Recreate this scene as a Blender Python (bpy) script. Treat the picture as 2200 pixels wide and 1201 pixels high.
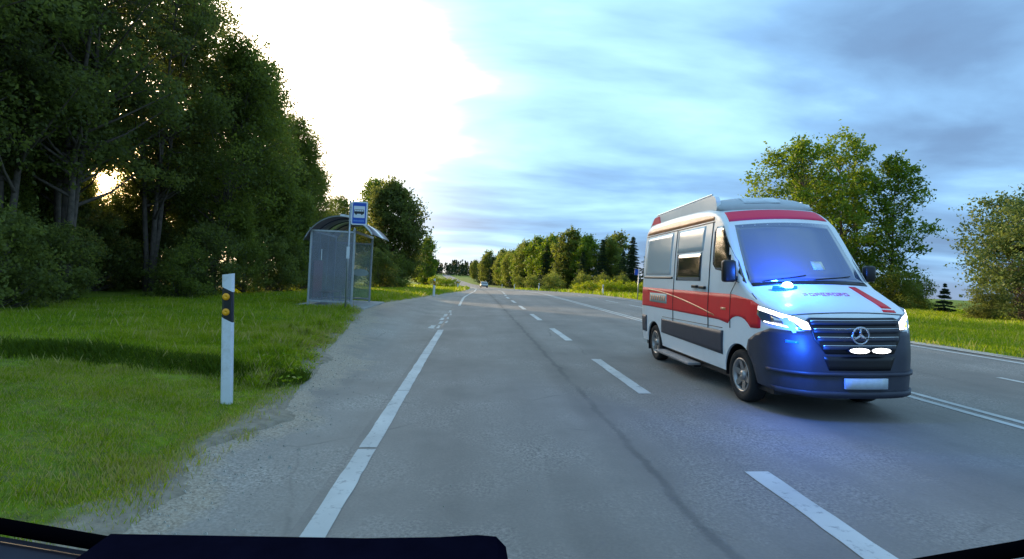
import bpy, bmesh, math, random
import numpy as np
from mathutils import Vector, Matrix

for o in list(bpy.data.objects):
    bpy.data.objects.remove(o)
scene = bpy.context.scene
C = scene.collection
RO = math.radians(3.0)            # cross-fall of the banked bend; the camera stands on it
CS, SN = math.cos(RO), math.sin(RO)

# ------------------------------------------------------------------ camera
cd = bpy.data.cameras.new('camera')
cam = bpy.data.objects.new('camera', cd)
C.objects.link(cam)
cam.location = (-1.7 * SN, 0, 1.7 * CS)
right = Vector((CS, 0, SN)); upv = Vector((-SN, 0, CS)); back = Vector((0, -1, 0))
cam.matrix_world = Matrix.Translation(cam.location) @ Matrix((
    (right.x, upv.x, back.x), (right.y, upv.y, back.y), (right.z, upv.z, back.z))).to_4x4()
cd.sensor_width = 36.0
cd.lens = 36.0 * 1160 / 2200
cd.shift_x = 85 / 2200
cd.shift_y = -10.5 / 2200
cd.clip_start = 0.03
cd.clip_end = 8000
scene.camera = cam

# ------------------------------------------------------------------ world / sun
SUN = Vector((-0.684, 1.0, 0.137)).normalized()
world = bpy.data.worlds.new('World')
scene.world = world
world.use_nodes = True
nt = world.node_tree
nt.nodes.clear()
N, L = nt.nodes, nt.links


def nd(tree, typ, **kw):
    n = tree.nodes.new(typ)
    for k, v in kw.items():
        if k.startswith('_'):
            setattr(n, k[1:], v)
        else:
            n.inputs[k].default_value = v
    return n


def ramp(tree, stops, interp='LINEAR'):
    n = tree.nodes.new('ShaderNodeValToRGB')
    cr = n.color_ramp
    cr.interpolation = interp
    while len(cr.elements) < len(stops):
        cr.elements.new(0.5)
    for e, (p, c) in zip(cr.elements, stops):
        e.position = p
        e.color = (c[0], c[1], c[2], 1) if not isinstance(c, (int, float)) else (c, c, c, 1)
    return n


def math_node(tree, op, a, b=None, c=None, clamp=False):
    n = tree.nodes.new('ShaderNodeMath')
    n.operation = op
    n.use_clamp = clamp
    for i, v in enumerate((a, b, c)):
        if v is None:
            continue
        if isinstance(v, (int, float)):
            n.inputs[i].default_value = v
        else:
            tree.links.new(v, n.inputs[i])
    return n.outputs[0]


def mixc(tree, fac, a, b, blend='MIX'):
    n = tree.nodes.new('ShaderNodeMix')
    n.data_type = 'RGBA'
    n.blend_type = blend
    for sock, v in ((n.inputs[0], fac), (n.inputs[6], a), (n.inputs[7], b)):
        if isinstance(v, (int, float)):
            sock.default_value = v
        elif isinstance(v, tuple):
            sock.default_value = (v[0], v[1], v[2], 1)
        else:
            tree.links.new(v, sock)
    return n.outputs[2]


tc = N.new('ShaderNodeTexCoord')
sky = N.new('ShaderNodeTexSky')
sky.sky_type = 'NISHITA'
sky.sun_disc = False
sky.sun_elevation = math.asin(SUN.z)
sky.sun_rotation = math.atan2(SUN.x, SUN.y)
sky.air_density = 1.0
sky.dust_density = 0.6
sky.ozone_density = 2.0
sep = N.new('ShaderNodeSeparateXYZ')
L.new(tc.outputs['Generated'], sep.inputs[0])
zz = math_node(nt, 'ADD', math_node(nt, 'MAXIMUM', sep.outputs[2], 0.0), 0.16)
cx = math_node(nt, 'DIVIDE', sep.outputs[0], zz)
cy = math_node(nt, 'DIVIDE', sep.outputs[1], zz)
comb = N.new('ShaderNodeCombineXYZ')
L.new(cx, comb.inputs[0]); L.new(cy, comb.inputs[1])
mp = nd(nt, 'ShaderNodeMapping')
mp.inputs['Scale'].default_value = (0.55, 0.95, 1)
mp.inputs['Location'].default_value = (3.1, 1.4, 0)
mp.inputs['Rotation'].default_value = (0, 0, math.radians(24))
L.new(comb.outputs[0], mp.inputs[0])
n1 = nd(nt, 'ShaderNodeTexNoise', Scale=1.15, Detail=7.0, Roughness=0.52, Distortion=0.35)
L.new(mp.outputs[0], n1.inputs['Vector'])
n2 = nd(nt, 'ShaderNodeTexNoise', Scale=0.62, Detail=4.0, Roughness=0.5)
mp2 = nd(nt, 'ShaderNodeMapping')
mp2.inputs['Location'].default_value = (7.7, 2.2, 0)
L.new(comb.outputs[0], mp2.inputs[0]); L.new(mp2.outputs[0], n2.inputs['Vector'])
# sun-side glow in the thin cloud
dotn = N.new('ShaderNodeVectorMath'); dotn.operation = 'DOT_PRODUCT'
L.new(tc.outputs['Generated'], dotn.inputs[0]); dotn.inputs[1].default_value = SUN
dt = math_node(nt, 'MAXIMUM', dotn.outputs['Value'], 0.0)
glow_w = math_node(nt, 'POWER', dt, 4.6)
glow_n = math_node(nt, 'POWER', dt, 14.0)
# cloud body: grey-blue to pale cyan, by thickness
thick = math_node(nt, 'ADD', math_node(nt, 'MULTIPLY', n1.outputs['Fac'], 0.62), math_node(nt, 'MULTIPLY', n2.outputs['Fac'], 0.38))
thick2 = math_node(nt, 'SUBTRACT', thick, math_node(nt, 'MULTIPLY', glow_w, 0.13))
cl = ramp(nt, [(0.34, (0.52, 0.78, 0.86)), (0.44, (0.31, 0.55, 0.74)), (0.52, (0.185, 0.35, 0.57)), (0.60, (0.125, 0.225, 0.385)), (0.72, (0.095, 0.15, 0.26))])
bank0 = ramp(nt, [(0.05, 0.10), (0.17, 0.0)], 'EASE'); L.new(sep.outputs[2], bank0.inputs[0])
thick2 = math_node(nt, 'ADD', thick2, bank0.outputs[0])
L.new(thick2, cl.inputs[0])
wfac = ramp(nt, [(0.45, 0.0), (0.86, 1.0)], 'EASE')
wsrc = math_node(nt, 'ADD', glow_w, math_node(nt, 'MULTIPLY', math_node(nt, 'SUBTRACT', 0.5, thick), 1.7))
bank = ramp(nt, [(0.05, 1.0), (0.155, 0.0)], 'EASE'); L.new(sep.outputs[2], bank.inputs[0])   # low bank of thicker cloud all round
wsrc = math_node(nt, 'SUBTRACT', wsrc, math_node(nt, 'MULTIPLY', bank.outputs[0], 0.42))
L.new(wsrc, wfac.inputs[0])
white = mixc(nt, wfac.outputs[0], cl.outputs[0], (3.7, 3.3, 2.75))
# pale strip of clearer air low over the horizon
lowm = ramp(nt, [(0.0, 1.0), (0.052, 0.0)], 'EASE'); L.new(sep.outputs[2], lowm.inputs[0])
lowfac = math_node(nt, 'MULTIPLY', lowm.outputs[0], math_node(nt, 'MULTIPLY', math_node(nt, 'POWER', dt, 1.6), 0.75))
white = mixc(nt, math_node(nt, 'MULTIPLY', math_node(nt, 'POWER', dt, 45.0), 0.9), white, (2.0, 1.05, 0.35))
white = mixc(nt, lowfac, white, (0.80, 0.78, 0.70))
bg_c = nd(nt, 'ShaderNodeBackground', Strength=1.0)
L.new(white, bg_c.inputs[0])
bg_s = nd(nt, 'ShaderNodeBackground', Strength=0.12)
L.new(sky.outputs[0], bg_s.inputs[0])
mixs = N.new('ShaderNodeMixShader')
cover = ramp(nt, [(0.30, 0.72), (0.45, 0.95)])
L.new(thick, cover.inputs[0])
L.new(cover.outputs[0], mixs.inputs[0]); L.new(bg_s.outputs[0], mixs.inputs[1]); L.new(bg_c.outputs[0], mixs.inputs[2])
# brightening round the sun and the disc itself
disc = math_node(nt, 'GREATER_THAN', dotn.outputs['Value'], math.cos(math.radians(0.55)))
em = math_node(nt, 'ADD', math_node(nt, 'ADD', math_node(nt, 'MULTIPLY', glow_n, 1.6), math_node(nt, 'MULTIPLY', math_node(nt, 'POWER', dt, 110.0), 3.0)), math_node(nt, 'MULTIPLY', disc, 60.0))
bg_g = nd(nt, 'ShaderNodeBackground'); bg_g.inputs[0].default_value = (1.0, 0.66, 0.30, 1)
L.new(em, bg_g.inputs[1])
adds = N.new('ShaderNodeAddShader')
L.new(mixs.outputs[0], adds.inputs[0]); L.new(bg_g.outputs[0], adds.inputs[1])
wo = N.new('ShaderNodeOutputWorld')
L.new(adds.outputs[0], wo.inputs[0])

sl = bpy.data.lights.new('sun', 'SUN')
sl.energy = 3.2
sl.angle = math.radians(0.53)
sl.color = (1.0, 0.76, 0.46)
so = bpy.data.objects.new('sun', sl)
C.objects.link(so)
so.location = SUN * 60
so.rotation_euler = (-SUN).to_track_quat('-Z', 'Y').to_euler()

scene.view_settings.view_transform = 'Standard'
scene.view_settings.look = 'None'
scene.view_settings.exposure = 0.88
scene.view_settings.gamma = 1.0
scene.view_settings.use_curve_mapping = False
scene.render.engine = 'CYCLES'
scene.cycles.use_denoising = True
scene.cycles.max_bounces = 6
scene.cycles.diffuse_bounces = 3
scene.cycles.glossy_bounces = 3
scene.cycles.transmission_bounces = 4
scene.cycles.transparent_max_bounces = 10
scene.cycles.sample_clamp_indirect = 6.0

# ------------------------------------------------------------------ materials
MATS = {}


def pmat(name, col, rough=0.6, metal=0.0, var=0.0, vscale=8.0, bump=0.0, bscale=60.0, coat=0.0, ior=1.5,
         emit=None, estr=0.0, transl=0.0, dirt=None, dirt_amt=0.0, dscale=3.0):
    m = bpy.data.materials.new(name)
    m.use_nodes = True
    t = m.node_tree
    b = t.nodes['Principled BSDF']
    b.inputs['Roughness'].default_value = rough
    b.inputs['Metallic'].default_value = metal
    b.inputs['IOR'].default_value = ior
    b.inputs['Coat Weight'].default_value = coat
    b.inputs['Coat Roughness'].default_value = 0.08
    if emit:
        b.inputs['Emission Color'].default_value = (*emit, 1)
        b.inputs['Emission Strength'].default_value = estr
    src = None
    geo = t.nodes.new('ShaderNodeTexCoord')
    if var > 0:
        nz = nd(t, 'ShaderNodeTexNoise', Scale=vscale, Detail=5.0, Roughness=0.6)
        t.links.new(geo.outputs['Object'], nz.inputs['Vector'])
        r = ramp(t, [(0.3, tuple(c * (1 - var) for c in col)), (0.7, tuple(min(1, c * (1 + var)) for c in col))])
        t.links.new(nz.outputs['Fac'], r.inputs[0])
        src = r.outputs[0]
    if dirt:
        nz = nd(t, 'ShaderNodeTexNoise', Scale=dscale, Detail=8.0, Roughness=0.7)
        t.links.new(geo.outputs['Object'], nz.inputs['Vector'])
        r = ramp(t, [(0.5, 0.0), (0.72, dirt_amt)])
        t.links.new(nz.outputs['Fac'], r.inputs[0])
        src = mixc(t, r.outputs[0], src if src else tuple(col), tuple(dirt))
    if src:
        t.links.new(src, b.inputs['Base Color'])
    else:
        b.inputs['Base Color'].default_value = (*col, 1)
    if bump > 0:
        nz = nd(t, 'ShaderNodeTexNoise', Scale=bscale, Detail=4.0)
        t.links.new(geo.outputs['Object'], nz.inputs['Vector'])
        bp = nd(t, 'ShaderNodeBump', Strength=bump, Distance=0.01)
        t.links.new(nz.outputs['Fac'], bp.inputs['Height'])
        t.links.new(bp.outputs[0], b.inputs['Normal'])
    MATS[name] = m
    return m


def leaf_mat(name, cols, transl=0.4, tcol=None, rough=0.55):
    """cols: dark..light ramp over the per-leaf attribute 'tint'"""
    m = bpy.data.materials.new(name)
    m.use_nodes = True
    t = m.node_tree
    b = t.nodes['Principled BSDF']
    out = t.nodes['Material Output']
    at = t.nodes.new('ShaderNodeAttribute'); at.attribute_name = 'tint'
    oi = t.nodes.new('ShaderNodeObjectInfo')
    v = math_node(t, 'ADD', at.outputs['Fac'], math_node(t, 'MULTIPLY', math_node(t, 'SUBTRACT', oi.outputs['Random'], 0.5), 0.35))
    k = len(cols) - 1
    r = ramp(t, [(i / k, c) for i, c in enumerate(cols)])
    t.links.new(v, r.inputs[0])
    t.links.new(r.outputs[0], b.inputs['Base Color'])
    b.inputs['Roughness'].default_value = rough
    b.inputs['Specular IOR Level'].default_value = 0.3
    tr = t.nodes.new('ShaderNodeBsdfTranslucent')
    hs = nd(t, 'ShaderNodeHueSaturation', Hue=0.485, Saturation=1.1, Value=1.5)
    t.links.new(r.outputs[0], hs.inputs['Color'])
    t.links.new(hs.outputs[0], tr.inputs[0])
    mx = t.nodes.new('ShaderNodeMixShader'); mx.inputs[0].default_value = transl
    t.links.new(b.outputs[0], mx.inputs[1]); t.links.new(tr.outputs[0], mx.inputs[2])
    t.links.new(mx.outputs[0], out.inputs[0])
    MATS[name] = m
    return m


def glass_mat(name, tint, milk, milk_amt, refl=0.12, rough=0.05):
    m = bpy.data.materials.new(name)
    m.use_nodes = True
    t = m.node_tree
    t.nodes.remove(t.nodes['Principled BSDF'])
    out = t.nodes['Material Output']
    tp = nd(t, 'ShaderNodeBsdfTransparent', Color=(*tint, 1))
    df = nd(t, 'ShaderNodeBsdfDiffuse', Color=(*milk, 1))
    gl = nd(t, 'ShaderNodeBsdfGlossy', Color=(0.9, 0.95, 1, 1), Roughness=rough)
    geo = t.nodes.new('ShaderNodeTexCoord')
    nz = nd(t, 'ShaderNodeTexNoise', Scale=1.6, Detail=6.0, Roughness=0.65)
    t.links.new(geo.outputs['Object'], nz.inputs['Vector'])
    r = ramp(t, [(0.3, milk_amt * 0.7), (0.75, min(1, milk_amt * 1.35))])
    t.links.new(nz.outputs['Fac'], r.inputs[0])
    a = t.nodes.new('ShaderNodeMixShader')
    t.links.new(r.outputs[0], a.inputs[0]); t.links.new(tp.outputs[0], a.inputs[1]); t.links.new(df.outputs[0], a.inputs[2])
    lw = nd(t, 'ShaderNodeFresnel', IOR=1.5)
    fr = math_node(t, 'ADD', lw.outputs[0], refl * 0.5, clamp=True)
    b = t.nodes.new('ShaderNodeMixShader')
    t.links.new(fr, b.inputs[0]); t.links.new(a.outputs[0], b.inputs[1]); t.links.new(gl.outputs[0], b.inputs[2])
    t.links.new(b.outputs[0], out.inputs[0])
    MATS[name] = m
    return m


# asphalt -----------------------------------------------------------
def asphalt_mat(name, base, seam=True, sand=0.0):
    m = bpy.data.materials.new(name)
    m.use_nodes = True
    t = m.node_tree
    b = t.nodes['Principled BSDF']
    g = t.nodes.new('ShaderNodeNewGeometry')
    pos = g.outputs['Position']
    sp = t.nodes.new('ShaderNodeSeparateXYZ'); t.links.new(pos, sp.inputs[0])
    # stretched lengthwise blotches (wheel paths, patches)
    mpp = nd(t, 'ShaderNodeMapping'); mpp.inputs['Scale'].default_value = (1.1, 0.12, 1)
    t.links.new(pos, mpp.inputs[0])
    nA = nd(t, 'ShaderNodeTexNoise', Scale=0.9, Detail=5.0, Roughness=0.55); t.links.new(mpp.outputs[0], nA.inputs['Vector'])
    nB = nd(t, 'ShaderNodeTexNoise', Scale=0.55, Detail=6.0, Roughness=0.6); t.links.new(pos, nB.inputs['Vector'])
    nC = nd(t, 'ShaderNodeTexNoise', Scale=42.0, Detail=3.0, Roughness=0.7); t.links.new(pos, nC.inputs['Vector'])
    vor = nd(t, 'ShaderNodeTexVoronoi', Scale=70.0); t.links.new(pos, vor.inputs['Vector'])
    r1 = ramp(t, [(0.3, tuple(c * 0.80 for c in base)), (0.7, tuple(c * 1.16 for c in base))]); t.links.new(nA.outputs['Fac'], r1.inputs[0])
    c = r1.outputs[0]
    r2 = ramp(t, [(0.35, 0.80), (0.68, 1.14)]); t.links.new(nB.outputs['Fac'], r2.inputs[0])
    c = mixc(t, 1.0, c, r2.outputs[0], 'MULTIPLY')
    # exposed aggregate only in worn patches
    mask = ramp(t, [(0.46, 0.15), (0.60, 1.0)]); t.links.new(nB.outputs['Fac'], mask.inputs[0])
    r3 = ramp(t, [(0.30, 0.45), (0.52, 1.0), (0.74, 1.7)]); t.links.new(nC.outputs['Fac'], r3.inputs[0])
    c = mixc(t, mask.outputs[0], c, mixc(t, 1.0, c, r3.outputs[0], 'MULTIPLY'))
    vc = nd(t, 'ShaderNodeTexVoronoi', Scale=0.55); vc.feature = 'DISTANCE_TO_EDGE'
    nW = nd(t, 'ShaderNodeTexNoise', Scale=2.0, Detail=5.0); t.links.new(pos, nW.inputs['Vector'])
    wv_ = mixc(t, 0.16, pos, nW.outputs['Color']); t.links.new(wv_, vc.inputs['Vector'])
    rc_ = ramp(t, [(0.0, 0.75), (0.012, 0.0)]); t.links.new(vc.outputs['Distance'], rc_.inputs[0])
    mk_ = ramp(t, [(0.52, 0.0), (0.62, 0.7)]); t.links.new(nA.outputs['Fac'], mk_.inputs[0])
    c = mixc(t, math_node(t, 'MULTIPLY', rc_.outputs[0], mk_.outputs[0]), c, tuple(x * 0.35 for x in base))
    if seam:
        # longitudinal construction joint, ravelled, about 1.55 m right of the camera
        nS = nd(t, 'ShaderNodeTexNoise', Scale=1.3, Detail=6.0, Roughness=0.7); t.links.new(pos, nS.inputs['Vector'])
        xx = math_node(t, 'ADD', math_node(t, 'SUBTRACT', sp.outputs[0], 1.56), math_node(t, 'MULTIPLY', math_node(t, 'SUBTRACT', nS.outputs['Fac'], 0.5), 0.30))
        ax = math_node(t, 'ABSOLUTE', xx)
        rs = ramp(t, [(0.02, 1.0), (0.06, 0.0)]); t.links.new(ax, rs.inputs[0])
        brk = ramp(t, [(0.36, 0.05), (0.54, 0.95)])
        nK = nd(t, 'ShaderNodeTexNoise', Scale=0.45, Detail=3.0); t.links.new(pos, nK.inputs['Vector']); t.links.new(nK.outputs['Fac'], brk.inputs[0])
        c = mixc(t, math_node(t, 'MULTIPLY', rs.outputs[0], brk.outputs[0]), c, (0.035, 0.036, 0.04))
        wide = ramp(t, [(0.05, 0.75), (0.30, 0.0)]); t.links.new(ax, wide.inputs[0])
        c = mixc(t, math_node(t, 'MULTIPLY', wide.outputs[0], brk.outputs[0]), c, tuple(x * 0.6 for x in base))
    if sand > 0:
        at = t.nodes.new('ShaderNodeAttribute'); at.attribute_name = 'sand'
        nD = nd(t, 'ShaderNodeTexNoise', Scale=2.2, Detail=8.0, Roughness=0.72); t.links.new(pos, nD.inputs['Vector'])
        s = math_node(t, 'ADD', at.outputs['Fac'], math_node(t, 'MULTIPLY', math_node(t, 'SUBTRACT', nD.outputs['Fac'], 0.5), 1.5))
        rr = ramp(t, [(0.42, 0.0), (0.75, sand)]); t.links.new(s, rr.inputs[0])
        sc_ = ramp(t, [(0.30, (0.17, 0.135, 0.095)), (0.5, (0.32, 0.265, 0.20)), (0.72, (0.46, 0.40, 0.32))]); t.links.new(nC.outputs['Fac'], sc_.inputs[0])
        c = mixc(t, rr.outputs[0], c, sc_.outputs[0])
    t.links.new(c, b.inputs['Base Color'])
    b.inputs['Roughness'].default_value = 0.74
    b.inputs['Specular IOR Level'].default_value = 0.35
    bp = nd(t, 'ShaderNodeBump', Strength=0.35, Distance=0.008)
    t.links.new(nC.outputs['Fac'], bp.inputs['Height']); t.links.new(bp.outputs[0], b.inputs['Normal'])
    MATS[name] = m
    return m


def ground_mat():
    m = bpy.data.materials.new('ground_soil_and_turf')
    m.use_nodes = True
    t = m.node_tree
    b = t.nodes['Principled BSDF']
    g = t.nodes.new('ShaderNodeNewGeometry'); pos = g.outputs['Position']
    at = t.nodes.new('ShaderNodeAttribute'); at.attribute_name = 'sand'
    nA = nd(t, 'ShaderNodeTexNoise', Scale=0.35, Detail=6.0, Roughness=0.6); t.links.new(pos, nA.inputs['Vector'])
    nB = nd(t, 'ShaderNodeTexNoise', Scale=7.0, Detail=6.0, Roughness=0.7); t.links.new(pos, nB.inputs['Vector'])
    nD = nd(t, 'ShaderNodeTexNoise', Scale=2.4, Detail=8.0, Roughness=0.7); t.links.new(pos, nD.inputs['Vector'])
    r = ramp(t, [(0.3, (0.110, 0.175, 0.008)), (0.55, (0.175, 0.25, 0.011)), (0.75, (0.25, 0.30, 0.016))]); t.links.new(nA.outputs['Fac'], r.inputs[0])
    r2 = ramp(t, [(0.3, 0.65), (0.7, 1.25)]); t.links.new(nB.outputs['Fac'], r2.inputs[0])
    c = mixc(t, 1.0, r.outputs[0], r2.outputs[0], 'MULTIPLY')
    nE = nd(t, 'ShaderNodeTexNoise', Scale=5.5, Detail=9.0, Roughness=0.75); t.links.new(pos, nE.inputs['Vector'])
    so_ = ramp(t, [(0.46, 0.0), (0.66, 0.75)]); t.links.new(nE.outputs['Fac'], so_.inputs[0])
    c = mixc(t, so_.outputs[0], c, (0.115, 0.095, 0.055))
    s = math_node(t, 'ADD', at.outputs['Fac'], math_node(t, 'MULTIPLY', math_node(t, 'SUBTRACT', nD.outputs['Fac'], 0.5), 1.1))
    rs = ramp(t, [(0.35, 0.0), (0.62, 1.0)]); t.links.new(s, rs.inputs[0])
    sc = ramp(t, [(0.3, (0.19, 0.155, 0.108)), (0.7, (0.37, 0.31, 0.235))]); t.links.new(nB.outputs['Fac'], sc.inputs[0])
    c = mixc(t, rs.outputs[0], c, sc.outputs[0])
    t.links.new(c, b.inputs['Base Color'])
    b.inputs['Roughness'].default_value = 0.9
    b.inputs['Specular IOR Level'].default_value = 0.15
    bp = nd(t, 'ShaderNodeBump', Strength=0.8, Distance=0.04)
    t.links.new(nB.outputs['Fac'], bp.inputs['Height']); t.links.new(bp.outputs[0], b.inputs['Normal'])
    MATS['ground'] = m


def paint_mat():
    m = bpy.data.materials.new('road_paint')
    m.use_nodes = True
    t = m.node_tree
    b = t.nodes['Principled BSDF']
    g = t.nodes.new('ShaderNodeNewGeometry'); pos = g.outputs['Position']
    n = nd(t, 'ShaderNodeTexNoise', Scale=9.0, Detail=8.0, Roughness=0.75); t.links.new(pos, n.inputs['Vector'])
    n3 = nd(t, 'ShaderNodeTexNoise', Scale=1.3, Detail=4.0); t.links.new(pos, n3.inputs['Vector'])
    r = ramp(t, [(0.3, (0.42, 0.42, 0.40)), (0.7, (0.58, 0.58, 0.55))]); t.links.new(n3.outputs['Fac'], r.inputs[0])
    w = ramp(t, [(0.56, 0.0), (0.68, 0.9)]); t.links.new(n.outputs['Fac'], w.inputs[0])
    c = mixc(t, w.outputs[0], r.outputs[0], (0.16, 0.165, 0.17))
    t.links.new(c, b.inputs['Base Color'])
    b.inputs['Roughness'].default_value = 0.7
    MATS['paint'] = m


asphalt_mat('asphalt', (0.240, 0.214, 0.188))
asphalt_mat('bay_asphalt', (0.268, 0.240, 0.208), seam=False, sand=1.0)
ground_mat()
paint_mat()
pmat('gravel', (0.42, 0.385, 0.33), 0.95, var=0.35, vscale=30, bump=0.8, bscale=50)
pmat('concrete', (0.36, 0.35, 0.33), 0.9, var=0.2, vscale=4, bump=0.3, bscale=40)
pmat('galvanised', (0.42, 0.44, 0.46), 0.42, metal=0.7, var=0.12, vscale=10)
pmat('post_white', (0.74, 0.76, 0.78), 0.5, var=0.05, vscale=6, dirt=(0.32, 0.29, 0.22), dirt_amt=0.45, dscale=5)
pmat('post_black', (0.012, 0.012, 0.014), 0.45)
pmat('orange_reflector', (0.98, 0.40, 0.004), 0.4, coat=0.1, var=0.1, vscale=60)
pmat('red_reflector', (0.10, 0.008, 0.01), 0.3, coat=0.6)
pmat('white_reflector', (0.75, 0.76, 0.74), 0.25, coat=0.5)
pmat('sign_blue', (0.004, 0.075, 0.46), 0.35, var=0.06, vscale=5)
pmat('sign_white', (0.72, 0.76, 0.80), 0.35)
pmat('sign_black', (0.01, 0.01, 0.012), 0.4)
pmat('sign_red', (0.30, 0.06, 0.07), 0.4)
pmat('sign_pale_blue', (0.18, 0.42, 0.80), 0.35)
pmat('timetable', (0.70, 0.72, 0.74), 0.5)
glass_mat('shelter_glass', (0.78, 0.82, 0.90), (0.44, 0.43, 0.47), 0.30, refl=-0.04)
glass_mat('shelter_glass_clear', (0.82, 0.90, 0.86), (0.46, 0.54, 0.47), 0.30, refl=-0.04)
glass_mat('roof_polycarbonate', (0.55, 0.47, 0.47), (0.26, 0.20, 0.20), 0.5, refl=0.06, rough=0.3)
pmat('sticker', (0.45, 0.52, 0.48), 0.6)
pmat('poster_red', (0.34, 0.10, 0.11), 0.6, var=0.2, vscale=2)
pmat('bench_wood', (0.16, 0.12, 0.09), 0.7, var=0.2)
# vehicle paint
pmat('van_white', (0.80, 0.84, 0.87), 0.35, coat=0.3, dirt=(0.42, 0.42, 0.40), dirt_amt=0.18, dscale=1.5)
pmat('van_red', (0.80, 0.008, 0.018), 0.5, coat=0.0, var=0.08, vscale=2)
pmat('van_orange', (0.80, 0.30, 0.12), 0.4, coat=0.3, var=0.25, vscale=1.6)  # on the gutter stripe this orange holds the sunset glow
pmat('van_pink', (0.82, 0.02, 0.09), 0.5)
pmat('letter_pink', (0.70, 0.22, 0.32), 0.5)
pmat('van_plastic', (0.034, 0.040, 0.062), 0.5, var=0.15, vscale=6, bump=0.05, bscale=300)
pmat('van_black', (0.006, 0.006, 0.008), 0.4)
pmat('van_glass', (0.008, 0.012, 0.022), 0.04, ior=1.9, coat=1.0)
pmat('van_windscreen', (0.025, 0.070, 0.20), 0.06, ior=2.1, coat=1.0)  # blue flash and sky reflection put into the glass colour
pmat('van_pale', (0.56, 0.63, 0.67), 0.15, ior=1.6, coat=0.6)  # frosted panes; also the sky reflection painted on the upper side window
pmat('chrome', (0.55, 0.57, 0.60), 0.22, metal=0.9)
pmat('rim_metal', (0.40, 0.38, 0.37), 0.38, metal=0.75, dirt=(0.12, 0.09, 0.07), dirt_amt=0.5, dscale=8)
pmat('tyre', (0.012, 0.012, 0.013), 0.85, bump=0.3, bscale=90)
pmat('lamp_lens', (0.06, 0.08, 0.13), 0.05, ior=1.8, coat=1.0)
pmat('lamp_lit', (0.9, 0.92, 0.9), 0.3, emit=(1.0, 0.98, 0.90), estr=2.6)
pmat('lamp_yellow', (0.8, 0.8, 0.05), 0.3, emit=(0.75, 0.80, 0.05), estr=1.2)
pmat('strobe_white', (0.9, 0.9, 0.9), 0.3, emit=(1.0, 1.0, 1.0), estr=3.5)
pmat('beacon_core', (0.3, 0.8, 1.0), 0.3, emit=(0.25, 0.75, 1.0), estr=14.0)
pmat('beacon_blue', (0.01, 0.05, 0.7), 0.2, emit=(0.0, 0.08, 1.0), estr=1.6, coat=1.0)
pmat('plate', (0.50, 0.58, 0.64), 0.45, var=0.08, vscale=20)
pmat('roof_grey', (0.46, 0.50, 0.54), 0.45, var=0.06, vscale=4)
pmat('step_metal', (0.30, 0.28, 0.28), 0.5, metal=0.3, var=0.2, vscale=15)
pmat('silver_paint', (0.50, 0.50, 0.47), 0.35, metal=0.3, coat=0.5)
pmat('tail_red', (0.35, 0.01, 0.01), 0.3, coat=0.5)
pmat('cabin_dark', (0.0035, 0.0035, 0.010), 0.85, var=0.25, vscale=20, bump=0.04, bscale=400)
pmat('cabin_trim', (0.0015, 0.0015, 0.0025), 0.8)
pmat('cabin_grey', (0.05, 0.05, 0.065), 0.7, var=0.2)
pmat('cabin_highlight', (0.03, 0.009, 0.006), 0.7)
pmat('bark', (0.11, 0.085, 0.068), 0.95, var=0.4, vscale=6, bump=0.8, bscale=25)
pmat('bark_pale', (0.20, 0.175, 0.15), 0.9, var=0.45, vscale=5, bump=0.5, bscale=25)
leaf_mat('leaf_dark', [(0.072, 0.088, 0.026), (0.130, 0.162, 0.040), (0.195, 0.225, 0.055)], 0.58)
leaf_mat('leaf_mid', [(0.080, 0.105, 0.025), (0.145, 0.185, 0.036), (0.21, 0.25, 0.050)], 0.56)
leaf_mat('leaf_yellow', [(0.075, 0.13, 0.018), (0.14, 0.215, 0.026), (0.215, 0.285, 0.036)], 0.45)
leaf_mat('leaf_grey', [(0.06, 0.095, 0.026), (0.115, 0.165, 0.045), (0.17, 0.22, 0.06)], 0.35)
leaf_mat('leaf_flower', [(0.13, 0.19, 0.008), (0.28, 0.34, 0.010), (0.50, 0.48, 0.014)], 0.35)
leaf_mat('leaf_rust', [(0.055, 0.038, 0.022), (0.085, 0.055, 0.028), (0.11, 0.08, 0.03)], 0.3)
leaf_mat('needle', [(0.014, 0.030, 0.012), (0.030, 0.055, 0.018), (0.055, 0.085, 0.024)], 0.22)
leaf_mat('grass_blade', [(0.090, 0.155, 0.005), (0.165, 0.265, 0.008), (0.28, 0.36, 0.012), (0.42, 0.37, 0.14)], 0.42)


leaf_mat('grass_blade_shade', [(0.062, 0.105, 0.005), (0.10, 0.16, 0.007), (0.15, 0.21, 0.010)], 0.35)  # darker grass copy, shade of the thick strip put into the colour


for q_ in ('cabin_dark', 'cabin_trim', 'cabin_grey'):
    MATS[q_].node_tree.nodes['Principled BSDF'].inputs['Specular IOR Level'].default_value = 0.0


# ------------------------------------------------------------------ mesh helpers
def link(o, parent=None):
    C.objects.link(o)
    if parent is not None:
        o.parent = parent
    return o


def mk(name, verts, faces, mat, parent=None, smooth=False, loc=None):
    me = bpy.data.meshes.new(name)
    me.from_pydata([tuple(v) for v in verts], [], faces)
    me.update()
    bm = bmesh.new(); bm.from_mesh(me)
    bmesh.ops.recalc_face_normals(bm, faces=bm.faces)
    bm.to_mesh(me); bm.free()
    if smooth:
        me.polygons.foreach_set('use_smooth', [True] * len(me.polygons))
    me.materials.append(MATS[mat])
    o = bpy.data.objects.new(name, me)
    if loc is not None:
        o.location = loc
    return link(o, parent)


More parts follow.
